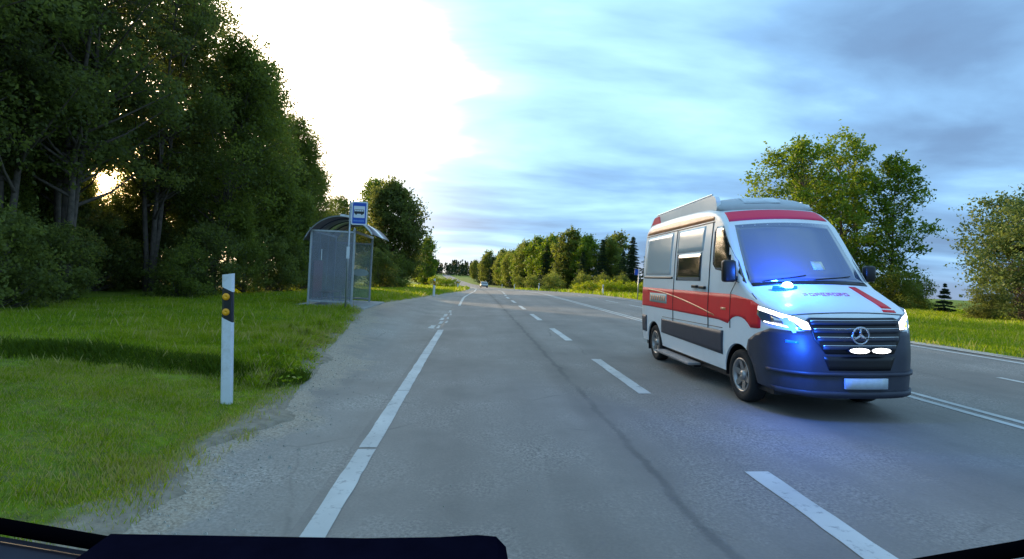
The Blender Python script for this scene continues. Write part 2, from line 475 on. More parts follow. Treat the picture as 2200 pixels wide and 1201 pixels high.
class MB:
    def __init__(s):
        s.v, s.f = [], []

    def add(s, vs, fs):
        k = len(s.v)
        s.v += [tuple(v) for v in vs]
        s.f += [tuple(i + k for i in f) for f in fs]

    def box(s, x0, x1, y0, y1, z0, z1, bev=0.0):
        if bev <= 0:
            s.add([(x0, y0, z0), (x1, y0, z0), (x1, y1, z0), (x0, y1, z0), (x0, y0, z1), (x1, y0, z1), (x1, y1, z1), (x0, y1, z1)],
                  [(0, 3, 2, 1), (4, 5, 6, 7), (0, 1, 5, 4), (1, 2, 6, 5), (2, 3, 7, 6), (3, 0, 4, 7)])
            return s
        bm = bmesh.new()
        bmesh.ops.create_cube(bm, size=1)
        for v in bm.verts:
            v.co = ((x0 + x1) / 2 + v.co.x * (x1 - x0), (y0 + y1) / 2 + v.co.y * (y1 - y0), (z0 + z1) / 2 + v.co.z * (z1 - z0))
        bmesh.ops.bevel(bm, geom=bm.edges[:], offset=bev, segments=2, affect='EDGES', profile=0.5)
        bm.verts.index_update()
        s.add([v.co[:] for v in bm.verts], [[v.index for v in f.verts] for f in bm.faces])
        bm.free()
        return s

    def tube(s, pts, r, n=8, cap=True):
        pts = [Vector(p) for p in pts]
        rs = r if isinstance(r, (list, tuple)) else [r] * len(pts)
        rings = []
        vs = []
        for i, p in enumerate(pts):
            d = (pts[min(i + 1, len(pts) - 1)] - pts[max(i - 1, 0)]).normalized()
            a = Vector((0, 0, 1)) if abs(d.z) < 0.9 else Vector((1, 0, 0))
            u = d.cross(a).normalized(); w = d.cross(u)
            rings.append([len(vs) + k for k in range(n)])
            for k in range(n):
                t = 2 * math.pi * k / n
                vs.append(p + (u * math.cos(t) + w * math.sin(t)) * rs[i])
        fs = []
        for a, b in zip(rings, rings[1:]):
            for k in range(n):
                fs.append((a[k], a[(k + 1) % n], b[(k + 1) % n], b[k]))
        if cap:
            fs.append(tuple(rings[0][::-1])); fs.append(tuple(rings[-1]))
        s.add(vs, fs)
        return s

    def prism(s, poly, axis, a0, a1):
        """poly: 2-D outline; axis: 'x','y','z' direction of extrusion"""
        n = len(poly)

        def P(p, a):
            if axis == 'x':
                return (a, p[0], p[1])
            if axis == 'y':
                return (p[0], a, p[1])
            return (p[0], p[1], a)
        vs = [P(p, a0) for p in poly] + [P(p, a1) for p in poly]
        fs = [tuple(range(n)), tuple(range(2 * n - 1, n - 1, -1))] + [(i, (i + 1) % n, n + (i + 1) % n, n + i) for i in range(n)]
        s.add(vs, fs)
        return s

    def lathe(s, prof, cx, cy, cz, axis='x', n=32):
        """closed profile of (radius, along) turned about the axis"""
        vs, fs = [], []
        m = len(prof)
        for k in range(n):
            t = 2 * math.pi * k / n
            for (r, a) in prof:
                if axis == 'x':
                    vs.append((cx + a, cy + r * math.cos(t), cz + r * math.sin(t)))
                elif axis == 'y':
                    vs.append((cx + r * math.cos(t), cy + a, cz + r * math.sin(t)))
                else:
                    vs.append((cx + r * math.cos(t), cy + r * math.sin(t), cz + a))
        for k in range(n):
            for j in range(m):
                a, b = k * m + j, k * m + (j + 1) % m
                c, d = ((k + 1) % n) * m + (j + 1) % m, ((k + 1) % n) * m + j
                fs.append((a, b, c, d))
        s.add(vs, fs)
        return s

    def build(s, name, mat, parent=None, smooth=False):
        return mk(name, s.v, s.f, mat, parent, smooth)


def tag(o, label, cat, group=None):
    o['label'] = label
    o['category'] = cat
    if group:
        o['group'] = group
    return o


def thing(name, label, cat, loc=(0, 0, 0), rot=(0, 0, 0), group=None):
    o = bpy.data.objects.new(name, None)
    o.empty_display_size = 0.2
    C.objects.link(o)
    o.location = loc
    o.rotation_euler = rot
    return tag(o, label, cat, group)


def struct(o):
    o['kind'] = 'structure'
    return o


def copy_thing(src, loc, rot, scale, label, group=None):
    r = src.copy(); C.objects.link(r)
    r.location = loc; r.rotation_euler = rot; r.scale = scale
    r['label'] = label
    if group:
        r['group'] = group
    for ch in src.children:
        c = ch.copy(); C.objects.link(c); c.parent = r
        for g in ch.children:
            d = g.copy(); C.objects.link(d); d.parent = c
    return r


# ------------------------------------------------------------------ terrain
YT = [-60, 0, 40, 60, 80, 100, 150, 220, 300, 400, 600, 6000]
RT = [0, 0, 0, -0.22, -0.56, -0.92, -1.75, -2.15, -1.7, -0.4, 1.2, 1.2]
_yd = np.concatenate([np.arange(-60, 700, 1.0)])
_rd = np.interp(_yd, YT, RT)
_k = np.hanning(31); _k /= _k.sum()
_rd = np.convolve(np.pad(_rd, 15, mode='edge'), _k, mode='valid')


def r_(y):
    return np.interp(y, _yd, _rd)


def s_(y):
    return np.interp(y, [0, 50, 100, 200, 300], [math.tan(RO), math.tan(RO), 0.035, 0.01, 0.0])


def c_(y):       # sideways run of the road's centre line
    return np.interp(y, [0, 41, 64, 100, 150, 220, 300, 400, 700], [0, 0.2, 1.15, 1.7, 0.4, -5.5, -12, -20, -40])


def xl_(y):      # left edge of all asphalt
    return np.interp(y, [-50, 6, 10, 18, 20.2, 25.5, 35, 45, 64, 100, 150, 220, 300, 400, 700],
                     [-2.15, -2.15, -2.75, -3.75, -4.1, -4.1, -3.2, -2.3, -0.9, -0.2, -1.5, -7, -13.5, -21.5, -43])


def xr_(y):      # right edge of the asphalt
    return np.interp(y, [0, 50, 83, 115, 150, 220, 300, 400, 700], [10.9, 10.9, 9.4, 8.0, 6.5, 0.0, -7, -15, -36])


def sm(t):
    t = np.clip(t, 0, 1)
    return t * t * (3 - 2 * t)


def H(x, y):
    x = np.asarray(x, float); y = np.asarray(y, float)
    cl_ = c_(y) - 1.25
    xr = xr_(y)
    R = r_(y) + s_(y) * np.clip(x, cl_, xr)
    kL = np.interp(y, [0, 27, 40, 70], [1, 1, 0.75, 0.4])
    dl = np.maximum(cl_ - x, 0)
    bl = np.interp(dl, [0, 0.8, 1.55, 3.3, 5.8, 10.8, 30, 200, 3000], [0, 0.0, 0.10, 0.23, 0.26, 0.13, 0.25, 0.8, 0.8]) * kL
    step = -0.13 * sm((8.15 + 0.10 * np.maximum(-x - 2.5, 0) - y) / 0.45) * sm((-2.35 - x) / 0.6)
    dr = np.maximum(x - xr, 0)
    br = np.interp(dr, [0, 0.7, 8, 20, 60, 400, 3000], [0, -0.03, 0.10, 0.16, -0.1, -1.2, -1.2]) * np.interp(y, [0, 60, 120], [1, 1, 0.3])
    return R + bl + step + br


rng = np.random.default_rng(11)


def vnoise(x, y, seed=0):
    """cheap smooth value noise"""
    def h(i, j):
        v = np.sin(i * 127.1 + j * 311.7 + seed * 74.7) * 43758.5453
        return v - np.floor(v)
    xi, yi = np.floor(x), np.floor(y)
    fx, fy = sm(x - xi), sm(y - yi)
    return (h(xi, yi) * (1 - fx) + h(xi + 1, yi) * fx) * (1 - fy) + (h(xi, yi + 1) * (1 - fx) + h(xi + 1, yi + 1) * fx) * fy


def grid_mesh(name, X, Y, Z, mat, attr=None, smooth=True):
    ny, nx = X.shape
    v = np.stack([X.ravel(), Y.ravel(), Z.ravel()], 1)
    idx = np.arange(nx * ny).reshape(ny, nx)
    f = np.stack([idx[:-1, :-1].ravel(), idx[:-1, 1:].ravel(), idx[1:, 1:].ravel(), idx[1:, :-1].ravel()], 1)
    me = bpy.data.meshes.new(name)
    me.vertices.add(len(v)); me.vertices.foreach_set('co', v.ravel().astype(np.float32))
    me.loops.add(f.size); me.loops.foreach_set('vertex_index', f.ravel().astype(np.int32))
    me.polygons.add(len(f)); me.polygons.foreach_set('loop_start', np.arange(0, f.size, 4, dtype=np.int32))
    me.update(calc_edges=True)
    me.polygons.foreach_set('use_smooth', [smooth] * len(f))
    if attr is not None:
        a = me.attributes.new('sand', 'FLOAT', 'POINT'); a.data.foreach_set('value', attr.ravel().astype(np.float32))
    me.materials.append(MATS[mat])
    o = bpy.data.objects.new(name, me)
    return link(o)


def sand_at(x, y):
    d_l = xl_(y) - x                # metres left of the asphalt edge
    a = np.where(d_l > -0.3, 1.0 - np.clip(d_l / np.interp(y, [3, 7.5, 9, 20], [0.75, 0.6, 0.6, 0.45]), 0, 1) * 0.75, 1)
    a = np.where(d_l > 2.0, np.minimum(a, 0.12), a)
    near = 0.16 * sm((8.0 + 0.10 * np.maximum(-x - 2.5, 0) - y) / 0.8)
    a = np.where(d_l > 0, np.maximum(a, near), a)
    d_r = x - xr_(y)
    b = np.where(d_r > 0, 1.0 - np.clip((d_r - 0.55) / 0.3, 0, 1), 0)
    return np.maximum(np.where(x < 3, a, 0), np.where(x > 3, b, 0)) * (y < 75)


def xe_(y):
    k = np.interp(y, [0, 5, 30, 60], [0.6, 1, 1, 0.3])
    return xl_(y) + k * ((vnoise(y * 0.8, y * 0, 8) - 0.5) * 0.34 + (vnoise(y * 2.7, y * 0, 18) - 0.5) * 0.16 + (vnoise(y * 7.1, y * 0, 28) - 0.5) * 0.07)


gx = np.unique(np.round(np.concatenate([[-3000, -1500, -700, -300, -150, -90, -60, -40], np.arange(-30, -14, 2), np.arange(-14, -4.6, 0.25), np.arange(-4.6, -1.7, 0.09), np.arange(-1.7, -0.4, 0.3),
                                         np.arange(0, 10, 2.0), np.arange(10, 14, 0.25), np.arange(14, 40, 1.5), [45, 55, 70, 100, 160, 300, 700, 1500, 3000]]), 3))
gy = np.unique(np.round(np.concatenate([[-60, -30, -10], np.arange(-4, 2, 1), np.arange(2, 22, 0.12), np.arange(22, 28, 0.25), np.arange(28, 70, 1.0), np.arange(70, 420, 5), [450, 500, 600, 800, 1500, 3000, 6000]]), 3))
GX, GY = np.meshgrid(gx, gy)
inside = sm((GX - xe_(GY) + 0.10) / 0.22) * sm((xr_(GY) - GX) / 0.25)
plat = (GX > -7.2) & (GX < -4.0) & (GY > 20.4) & (GY < 25.6)
nearf = (GY < 70) & (GX > -16) & (GX < 45)
GZ = H(GX, GY) + 0.012 - 0.10 * inside + np.where(nearf, (vnoise(GX * 1.7, GY * 1.7, 3) - 0.5) * 0.05 * (1 - inside), 0)
GZ = np.where(plat, H(GX, GY) - 0.06, GZ)
struct(grid_mesh('ground', GX, GY, GZ, 'ground', sand_at(GX, GY)))

# carriageway sheet and bus bay sheet
ry = np.unique(np.round(np.concatenate([np.arange(-8, 30, 0.5), np.arange(30, 120, 1.5), np.arange(120, 500, 5)]), 3))
ts = np.linspace(0, 1, 25)
RY, TT = np.meshgrid(ry, ts, indexing='ij')
x0 = c_(RY) - 1.22
RX = x0 + TT * (xr_(RY) + (vnoise(RY * 1.1, RY * 0, 5) - 0.5) * 0.16 - x0)
road = struct(grid_mesh('road', RX, RY, H(RX, RY), 'asphalt'))
by = np.unique(np.round(np.concatenate([np.arange(-8, 40, 0.25), np.arange(40, 120, 1.5), np.arange(120, 500, 5)]), 3))
ts = np.linspace(0, 1, 15)
BY, TT = np.meshgrid(by, ts, indexing='ij')
x1 = c_(BY) - 1.22
xe = xe_(BY) - 0.16
BX = xe + TT * (x1 - xe)
bsand = 1.0 - np.clip((BX - xe - 0.12) / np.interp(BY, [0, 7, 10, 20, 30], [0.45, 0.6, 1.5, 1.3, 0.6]), 0, 1)
struct(grid_mesh('bus_bay', BX, BY, H(BX, BY) + 0.0, 'bay_asphalt', bsand))
# gravel shoulder on the far side
sy = np.unique(np.concatenate([np.arange(0, 60, 1.0), np.arange(60, 160, 4)]))
SY, TT = np.meshgrid(sy, np.linspace(0, 1, 6), indexing='ij')
SX = xr_(SY) - 0.12 + TT * (0.75 + (vnoise(SY * 0.9, SY * 0, 9) - 0.5) * 0.3)
struct(grid_mesh('gravel_shoulder', SX, SY, H(SX, SY) + 0.012, 'gravel'))


# ------------------------------------------------------------------ road markings (children of the road)
def strip(name, xc, y0, y1, w, seed=0, ragged=0.007, lift=0.005, mat='paint'):
    n = max(4, int((y1 - y0) / 0.16)) if y1 < 40 else max(4, int((y1 - y0) / 2.0))
    ys = np.linspace(y0, y1, n)
    xx = xc(ys) if callable(xc) else np.full(n, xc)
    a = xx - w / 2 + (vnoise(ys * 5, ys * 0 + seed, seed) - 0.5) * 2 * ragged
    b = xx + w / 2 + (vnoise(ys * 5, ys * 0 + seed + 9, seed + 4) - 0.5) * 2 * ragged
    v = []
    for q in (a, xx, b):
        v.append(np.stack([q, ys, H(q, ys) + lift], 1))
    v = np.concatenate(v)
    f = []
    for k in range(2):
        for i in range(n - 1):
            f.append((k * n + i, (k + 1) * n + i, (k + 1) * n + i + 1, k * n + i + 1))
    return mk(name, v, f, mat, road)


el = lambda y: c_(y) - 1.05
for i, (a, b) in enumerate([(1.4, 5.25), (5.30, 7.9), (7.93, 11.6), (11.63, 13.7), (13.74, 16.6)]):
    strip('edge_line_segment', el, a, b, 0.175, seed=i)
strip('edge_line_segment', lambda y: c_(y) - 0.86, 29.5, 66, 0.15, seed=8)
strip('edge_line_segment', lambda y: c_(y) - 0.9, 66.2, 150, 0.15, seed=9)
for i, (x, a, b, w) in enumerate([(-1.30, 17.0, 18.0, 0.16), (-1.10, 17.1, 18.1, 0.10), (-1.12, 18.7, 19.7, 0.13), (-0.93, 18.9, 19.8, 0.09),
                                  (-1.16, 20.2, 21.2, 0.15), (-0.95, 20.6, 21.6, 0.07), (-1.12, 21.9, 23.2, 0.14), (-0.93, 22.6, 23.6, 0.07), (-1.02, 24.0, 25.6, 0.12)]):
    strip('worn_line_fragment', x, a, b, w, seed=20 + i, ragged=0.03)
for i, (x, a, b, w) in enumerate([(-1.0, 17.6, 19.2, 0.07), (-1.02, 19.5, 21.4, 0.07), (-1.02, 21.5, 24.6, 0.06), (-0.95, 24.7, 26.6, 0.08)]):
    strip('tar_patch', x, a, b, w, seed=40 + i, ragged=0.03, mat='post_black')
k = 0
y = 1.5
while y < 140:
    strip('lane_dash', lambda q: c_(q) + 2.42, y, y + 3.15, 0.20 if y < 6 else 0.18, seed=60 + k)
    y += 6.2; k += 1
for dx in (6.05, 6.27):
    for i, (a, b) in enumerate([(2, 30), (30, 62), (62, 150)]):
        strip('double_line', lambda q: dx + (c_(q) if a > 30 else c_(q)) - np.interp(q, [50, 115], [0, 3.4]), a, b, 0.105, seed=90 + i, ragged=0.006)
y = 5.76
k = 0
while y < 75:
    strip('lane_dash', lambda q: 8.62 + c_(q) - np.interp(q, [50, 115], [0, 4.0]), y, y + 3.15, 0.10, seed=120 + k)
    y += 5.35; k += 1
strip('edge_line', lambda q: xr_(q) - 0.42, 4, 40, 0.12, seed=150)
strip('edge_line', lambda q: xr_(q) - 0.42, 40, 150, 0.14, seed=151)
# loose pebbles and scraps on the carriageway are too small to pick apart singly
pb = MB()
for i in range(2600):
    yy = rng.uniform(3.2, 20)
    if i < 110:
        xx = rng.uniform(-2.2, 2.2); q = rng.uniform(0.005, 0.014)
    else:
        xx = float(xl_(yy)) - 0.12 + rng.normal() * (0.34 if yy > 9 else 0.5); q = abs(rng.normal(0.008, 0.006)) + 0.003
    zz = float(H(xx, yy))
    pb.add([(xx - q, yy, zz - .004), (xx + q * .9, yy - q * .4, zz - .004), (xx + q * .2, yy + q, zz - .004), (xx, yy, zz + q * .8)], [(0, 1, 3), (1, 2, 3), (2, 0, 3), (0, 2, 1)])
o = pb.build('pebbles', 'gravel'); o['kind'] = 'stuff'; o['label'] = 'small pebbles scattered over the asphalt by the bus bay'; o['category'] = 'pebbles'


# ------------------------------------------------------------------ vegetation
def set_tint(me, tint):
    a = me.attributes.new('tint', 'FLOAT', 'POINT')
    a.data.foreach_set('value', tint.astype(np.float32))


def quads_mesh(name, V, tint, mat):
    """V: (n,4,3)"""
    n = len(V)
    me = bpy.data.meshes.new(name)
    me.vertices.add(n * 4); me.vertices.foreach_set('co', V.reshape(-1).astype(np.float32))
    me.loops.add(n * 4); me.loops.foreach_set('vertex_index', np.arange(n * 4, dtype=np.int32))
    me.polygons.add(n); me.polygons.foreach_set('loop_start', np.arange(0, n * 4, 4, dtype=np.int32))
    me.update(calc_edges=True)
    set_tint(me, np.repeat(tint, 4))
    me.materials.append(MATS[mat])
    return me


def leaf_quads(P, size, g, up=0.35, aspect=0.62, droop=0.0):
    n = len(P)
    nrm = g.normal(size=(n, 3)); nrm[:, 2] += up * 2
    nrm /= np.linalg.norm(nrm, axis=1, keepdims=True)
    t = g.normal(size=(n, 3)); t[:, 2] -= droop
    t -= (t * nrm).sum(1, keepdims=True) * nrm
    t /= np.linalg.norm(t, axis=1, keepdims=True) + 1e-9
    b = np.cross(nrm, t)
    s = (size * g.uniform(0.45, 1.5, n))[:, None]
    V = np.empty((n, 4, 3))
    V[:, 0] = P - t * s * 0.5
    V[:, 1] = P + b * s * aspect * 0.5 - t * s * 0.05 + nrm * s * 0.1
    V[:, 2] = P + t * s * 0.5
    V[:, 3] = P - b * s * aspect * 0.5 - t * s * 0.05 + nrm * s * 0.1
    return V


def broadleaf(name, seed, h, R, base, ncl, nlf, leaf, lmat, bmat='bark', rc=(0.45, 0.85), stems=1, shape='oval', twig=True):
    """returns (trunk mesh, crown mesh) for a leafy tree with its foot at the origin"""
    g = np.random.default_rng(seed)
    mb = MB()
    trunks = []
    for s in range(stems):
        a0 = g.uniform(0, 6.28)
        lean = (0.0 if stems == 1 else R * 0.42)
        pts = []
        for t in np.linspace(0, 1, 9):
            pts.append(Vector((math.cos(a0) * (0.10 * (stems > 1) + lean * t ** 1.3) + g.normal() * 0.05 * h * 0.08 * t, math.sin(a0) * (0.10 * (stems > 1) + lean * t ** 1.3) + g.normal() * 0.05 * h * 0.08 * t, -0.15 + t * (h * 0.9 + 0.15) * (1 if s == 0 else g.uniform(0.75, 0.98)))))
        r0 = h * 0.0115 * (1.0 if stems == 1 else 0.72)
        mb.tube(pts, [r0 * (1.25 if i == 0 else 1) * (1 - 0.88 * i / 8) for i in range(9)], 7)
        trunks.append(pts)

    def prof(t):
        if shape == 'oval':
            return max(0.12, (math.sin(math.pi * (0.10 + 0.86 * t)) ** 0.62))
        if shape == 'cone':
            return max(0.08, (1 - t) ** 0.75 * (0.6 + 0.4 * min(1, t / 0.15)))
        if shape == 'round':
            return max(0.1, math.sqrt(max(0.0, 1 - (2 * t - 0.92) ** 2 * 0.9)))
        return 1.0
    cl = []
    lob = g.uniform(0, 6.28, 5); la = g.uniform(0.12, 0.30, 5)
    for i in range(ncl):
        t = g.uniform(0, 1) ** 0.9
        a = g.uniform(0, 6.28)
        rr = R * prof(t) * (1 + sum(la[k] * math.sin((k + 2) * a + lob[k] + 3.1 * t * (k + 1)) for k in range(5)) * 0.55)
        q = g.uniform(0, 1) ** 0.42
        z = base + (h - base) * t
        tp = trunks[g.integers(len(trunks))]
        kk = min(8, int((z / h) * 8)); ax = tp[kk]
        c = np.array([ax.x * 0.9 + math.cos(a) * rr * q, ax.y * 0.9 + math.sin(a) * rr * q, z + g.normal() * 0.25])
        cl.append((c, q, t))
        # limb from the trunk to the clump
        if i % 2 == 0 or q > 0.6:
            z0 = max(base * 0.6, z - 0.55 * rr * q - 0.3)
            kf = min(7.99, max(0.0, z0 / max(0.1, tp[8].z) * 8)); k0 = int(kf)
            st = tp[k0].lerp(tp[k0 + 1], kf - k0)
            mid = Vector(((st.x + c[0]) / 2 + g.normal() * 0.12, (st.y + c[1]) / 2 + g.normal() * 0.12, st.z + (c[2] - st.z) * 0.4))
            r1 = 0.010 * h * (1 - 0.8 * z / h) * 0.5 + 0.006
            mb.tube([st, mid, Vector(c)], [r1, r1 * 0.6, r1 * 0.25], 4, cap=False)
    P, T = [], []
    for (c, q, t) in cl:
        rad = g.uniform(*rc) * (0.8 + 0.4 * q)
        m = int(nlf * g.uniform(0.55, 1.4))
        d = g.normal(size=(m, 3)); d /= np.linalg.norm(d, axis=1, keepdims=True)
        rr = rad * g.uniform(0, 1, m) ** 0.5
        p = c + d * rr[:, None] * np.array([1.15, 1.15, 0.72])
        # twig-like arms: some leaves string outward
        arms = g.normal(size=(5, 3)); arms[:, 2] += 0.3; arms /= np.linalg.norm(arms, axis=1, keepdims=True)
        w = g.uniform(0, 1, m) < 0.30
        ai = g.integers(0, 5, m)
        p[w] = c + arms[ai[w]] * (rad * g.uniform(0.5, 1.55, w.sum()))[:, None] + g.normal(size=(w.sum(), 3)) * 0.07
        P.append(p)
        T.append(np.clip(g.normal(0.45, 0.20) + g.normal(0, 0.16, m) + (t - 0.5) * 0.12, 0, 1))
    P = np.concatenate(P); T = np.concatenate(T)
    keep = P[:, 2] > 0.05
    P, T = P[keep], T[keep]
    me_c = quads_mesh(name + '_crown', leaf_quads(P, leaf, g), T, lmat)
    me_t = bpy.data.meshes.new(name + '_trunk')
    me_t.from_pydata(mb.v, [], mb.f); me_t.update()
    me_t.polygons.foreach_set('use_smooth', [True] * len(me_t.polygons))
    me_t.materials.append(MATS[bmat])
    return me_t, me_c


def conifer(name, seed, h, R, base, whorls, per, lmat='needle', dens=60, needle=0.16, bmat='bark'):
    g = np.random.default_rng(seed)
    mb = MB()
    mb.tube([(0, 0, -0.15), (0.02, 0, h * 0.4), (0, 0.03, h * 0.8), (0, 0, h)], [h * 0.013, h * 0.009, h * 0.004, 0.006], 6)
    P, T, D = [], [], []
    for w in range(whorls):
        t = (w + g.uniform(-0.8, 0.8)) / whorls; t = min(0.985, t)
        z = base + (h - base) * max(0, t)
        L_ = R * (1 - t) ** 0.85 * g.uniform(0.8, 1.12) + 0.08 * R
        a0 = g.uniform(0, 6.28)
        for k in range(per):
            a = a0 + 6.28 * k / per + g.normal() * 0.25
            l = L_ * g.uniform(0.5, 1.2)
            tip = Vector((math.cos(a) * l, math.sin(a) * l, z - l * 0.30 + g.normal() * 0.12))
            midp = Vector((math.cos(a) * l * 0.5, math.sin(a) * l * 0.5, z - l * 0.17))
            mb.tube([(0, 0, z), midp, tip], [0.025, 0.016, 0.006], 3, cap=False)
            m = int(dens * (0.25 + l / R))
            u = g.uniform(0.12, 1.05, m)
            side = g.normal(size=m) * 0.16 * l * (1.1 - u * 0.7)
            p = np.stack([math.cos(a) * l * u - math.sin(a) * side, math.sin(a) * l * u + math.cos(a) * side,
                          z - l * 0.30 * u + 0.10 * l * u ** 2 - np.abs(side) * 0.25 - g.uniform(0, 0.16, m) * l * 0.5], 1)
            P.append(p); T.append(np.clip(g.normal(0.42, 0.12) + g.normal(0, 0.14, m) + u * 0.15, 0, 1))
    P = np.concatenate(P); T = np.concatenate(T)
    me_c = quads_mesh(name + '_crown', leaf_quads(P, needle, g, up=0.2, aspect=0.34, droop=0.5), T, lmat)
    me_t = bpy.data.meshes.new(name + '_trunk'); me_t.from_pydata(mb.v, [], mb.f); me_t.update(); me_t.materials.append(MATS[bmat])
    return me_t, me_c


PROTO = {}
LEAFP = {}


def plant(kind, name, x, y, rz, sc, label, cat='tree', group=None, sz=None):
    me_t, me_c = PROTO[kind]
    z = float(H(x, y)) - 0.03
    if x < -11 and abs(x + 0.684 * y) < 4.0 * sc + 0.5 and y < 45:
        if kind not in LEAFP:
            co = np.empty(len(me_c.vertices) * 3, np.float32); me_c.vertices.foreach_get('co', co)
            tco = np.empty(len(me_t.vertices) * 3, np.float32); me_t.vertices.foreach_get('co', tco)
            LEAFP[kind] = np.concatenate([co.reshape(-1, 4, 3).mean(1), tco.reshape(-1, 3)])
        best = (-1, rz, x)
        dv = np.array(SUN)
        for dx in (0, 0.6, -0.6, 1.2, -1.2, 1.8, -1.8):
            o0 = np.array(cam.location) - np.array([x + dx, y, z])
            for q in np.linspace(0, 6.28, 60):
                cq, sq = math.cos(q), math.sin(q)
                P = LEAFP[kind] * sc
                P = np.stack([P[:, 0] * cq - P[:, 1] * sq, P[:, 0] * sq + P[:, 1] * cq, P[:, 2]], 1) - o0
                al = P @ dv
                m = math.sqrt(max(0.0, float(((P * P).sum(1) - al * al).min())))
                if m > best[0]:
                    best = (m, q, x + dx)
            if best[0] > 0.21:
                break
        x = best[2]
        rz = best[1]
    t = thing(name, label, cat, (x, y, z), (0, 0, rz), group)
    t.scale = (sc, sc, sz if sz else sc)
    tr = bpy.data.objects.new('trunk', me_t); link(tr, t)
    cr = bpy.data.objects.new('crown', me_c); link(cr, t)
    return t


PROTO['alder_a'] = broadleaf('alder_a', 1, 15.0, 3.1, 4.2, 155, 270, 0.138, 'leaf_dark', rc=(0.5, 0.95))
PROTO['alder_b'] = broadleaf('alder_b', 2, 13.0, 2.8, 2.6, 150, 280, 0.135, 'leaf_mid', rc=(0.5, 0.9), stems=2)
PROTO['aspen'] = broadleaf('aspen', 3, 16.0, 2.7, 4.3, 142, 250, 0.135, 'leaf_dark', 'bark', rc=(0.45, 0.85), stems=3)
PROTO['willow'] = broadleaf('willow', 4, 9.0, 2.7, 1.0, 170, 190, 0.15, 'leaf_mid', rc=(0.45, 0.85), stems=3)
PROTO['young'] = broadleaf('young', 5, 6.0, 1.7, 0.4, 110, 170, 0.12, 'leaf_mid', rc=(0.35, 0.6), shape='cone')
PROTO['shrub'] = broadleaf('shrub', 6, 3.0, 1.5, 0.15, 70, 170, 0.11, 'leaf_dark', rc=(0.3, 0.5), stems=4, shape='round')
PROTO['shrub_light'] = broadleaf('shrub_light', 7, 2.4, 1.3, 0.1, 60, 150, 0.10, 'leaf_mid', rc=(0.25, 0.45), stems=4, shape='round')
PROTO['roundtree'] = broadleaf('roundtree', 8, 11.2, 3.9, 0.8, 330, 150, 0.25, 'leaf_dark', rc=(0.6, 1.0), shape='round')
PROTO['sunny_a'] = broadleaf('sunny_a', 9, 12.8, 3.3, 2.0, 135, 105, 0.22, 'leaf_yellow', rc=(0.5, 0.95), stems=2)
PROTO['sunny_b'] = broadleaf('sunny_b', 10, 13.3, 2.5, 1.8, 115, 100, 0.22, 'leaf_yellow', rc=(0.45, 0.9), stems=2)
PROTO['sunny_c'] = broadleaf('sunny_c', 12, 12.0, 2.1, 1.2, 115, 105, 0.21, 'leaf_yellow', rc=(0.4, 0.8))
PROTO['greybush'] = broadleaf('greybush', 13, 6.5, 2.3, 0.5, 120, 120, 0.15, 'leaf_grey', rc=(0.35, 0.7), stems=4)
PROTO['rustbush'] = broadleaf('rustbush', 14, 4.5, 1.3, 0.2, 70, 120, 0.12, 'leaf_rust', rc=(0.3, 0.5), shape='cone')
PROTO['far_leafy'] = broadleaf('far_leafy', 15, 13.0, 3.3, 1.2, 150, 90, 0.38, 'leaf_mid', rc=(0.6, 1.0))
PROTO['far_yellow'] = broadleaf('far_yellow', 16, 12.0, 3.0, 0.8, 140, 90, 0.36, 'leaf_yellow', rc=(0.6, 1.0))
PROTO['spruce'] = conifer('spruce', 17, 12.0, 2.6, 0.5, 46, 7, dens=66, needle=0.34)
PROTO['spruce_b'] = conifer('spruce_b', 18, 13.0, 2.2, 1.0, 46, 7, dens=62, needle=0.34)
PROTO['sapling'] = conifer('sapling', 19, 2.6, 0.75, 0.05, 18, 5, dens=120, needle=0.17)
PROTO['flowerbush'] = broadleaf('flowerbush', 20, 1.6, 1.2, 0.05, 40, 90, 0.11, 'leaf_flower', rc=(0.2, 0.38), stems=4, shape='round')

ORD = ['first', 'second', 'third', 'fourth', 'fifth', 'sixth', 'seventh', 'eighth', 'ninth', 'tenth', 'eleventh', 'twelfth', 'thirteenth', 'fourteenth', 'fifteenth', 'sixteenth']
pr = random.Random(5)
front = [  # front row of the left wood, from the near end to the shelter
    ('aspen', -14.6, 14.2, 1.0), ('aspen', -15.2, 17.2, 1.02), ('aspen', -13.9, 19.0, 1.05), ('aspen', -15.6, 21.2, 1.1), ('aspen', -15.4, 25.6, 1.08),
    ('alder_b', -14.0, 28.8, 1.02), ('alder_b', -14.2, 32.4, 1.05), ('alder_a', -14.6, 36.2, 0.88), ('alder_b', -14.6, 40.2, 0.96), ('alder_b', -14.9, 43.6, 0.88), ('alder_b', -15.2, 46.8, 0.80)]
for i, (k, x, y, s) in enumerate(front):
    plant(k, 'leafy_tree', x, y, pr.uniform(0, 6.28), s, '%s tall leafy tree from the near end, front row of the left wood' % ORD[i], group='front row of the left wood')
for row, (xb, y0, y1, dy) in enumerate([(-18.6, 12.5, 46, 4.1), (-23.5, 15, 50, 4.6)]):
    yy = y0; i = 0
    while yy < y1:
        k = ['alder_a', 'aspen', 'alder_b'][(i + row) % 3]
        sc_t = pr.uniform(0.86, 1.0) * (1 if yy < 34 else 0.82)
        if yy < 37:
            k = 'aspen'; sc_t = pr.uniform(1.02, 1.12)
        xt, yt = xb + pr.uniform(-0.9, 0.9), yy + pr.uniform(-0.8, 0.8)
        if row == 1 and abs(xt + 0.684 * yt) < 2.9:
            yy += dy; continue
        plant(k, 'leafy_tree', xt, yt, pr.uniform(0, 6.28), sc_t,
              '%s dark tree from the near end, %s row deep in the left wood' % (ORD[i], ['second', 'third'][row]), group='%s row of the left wood' % ['second', 'third'][row])
        yy += dy; i += 1
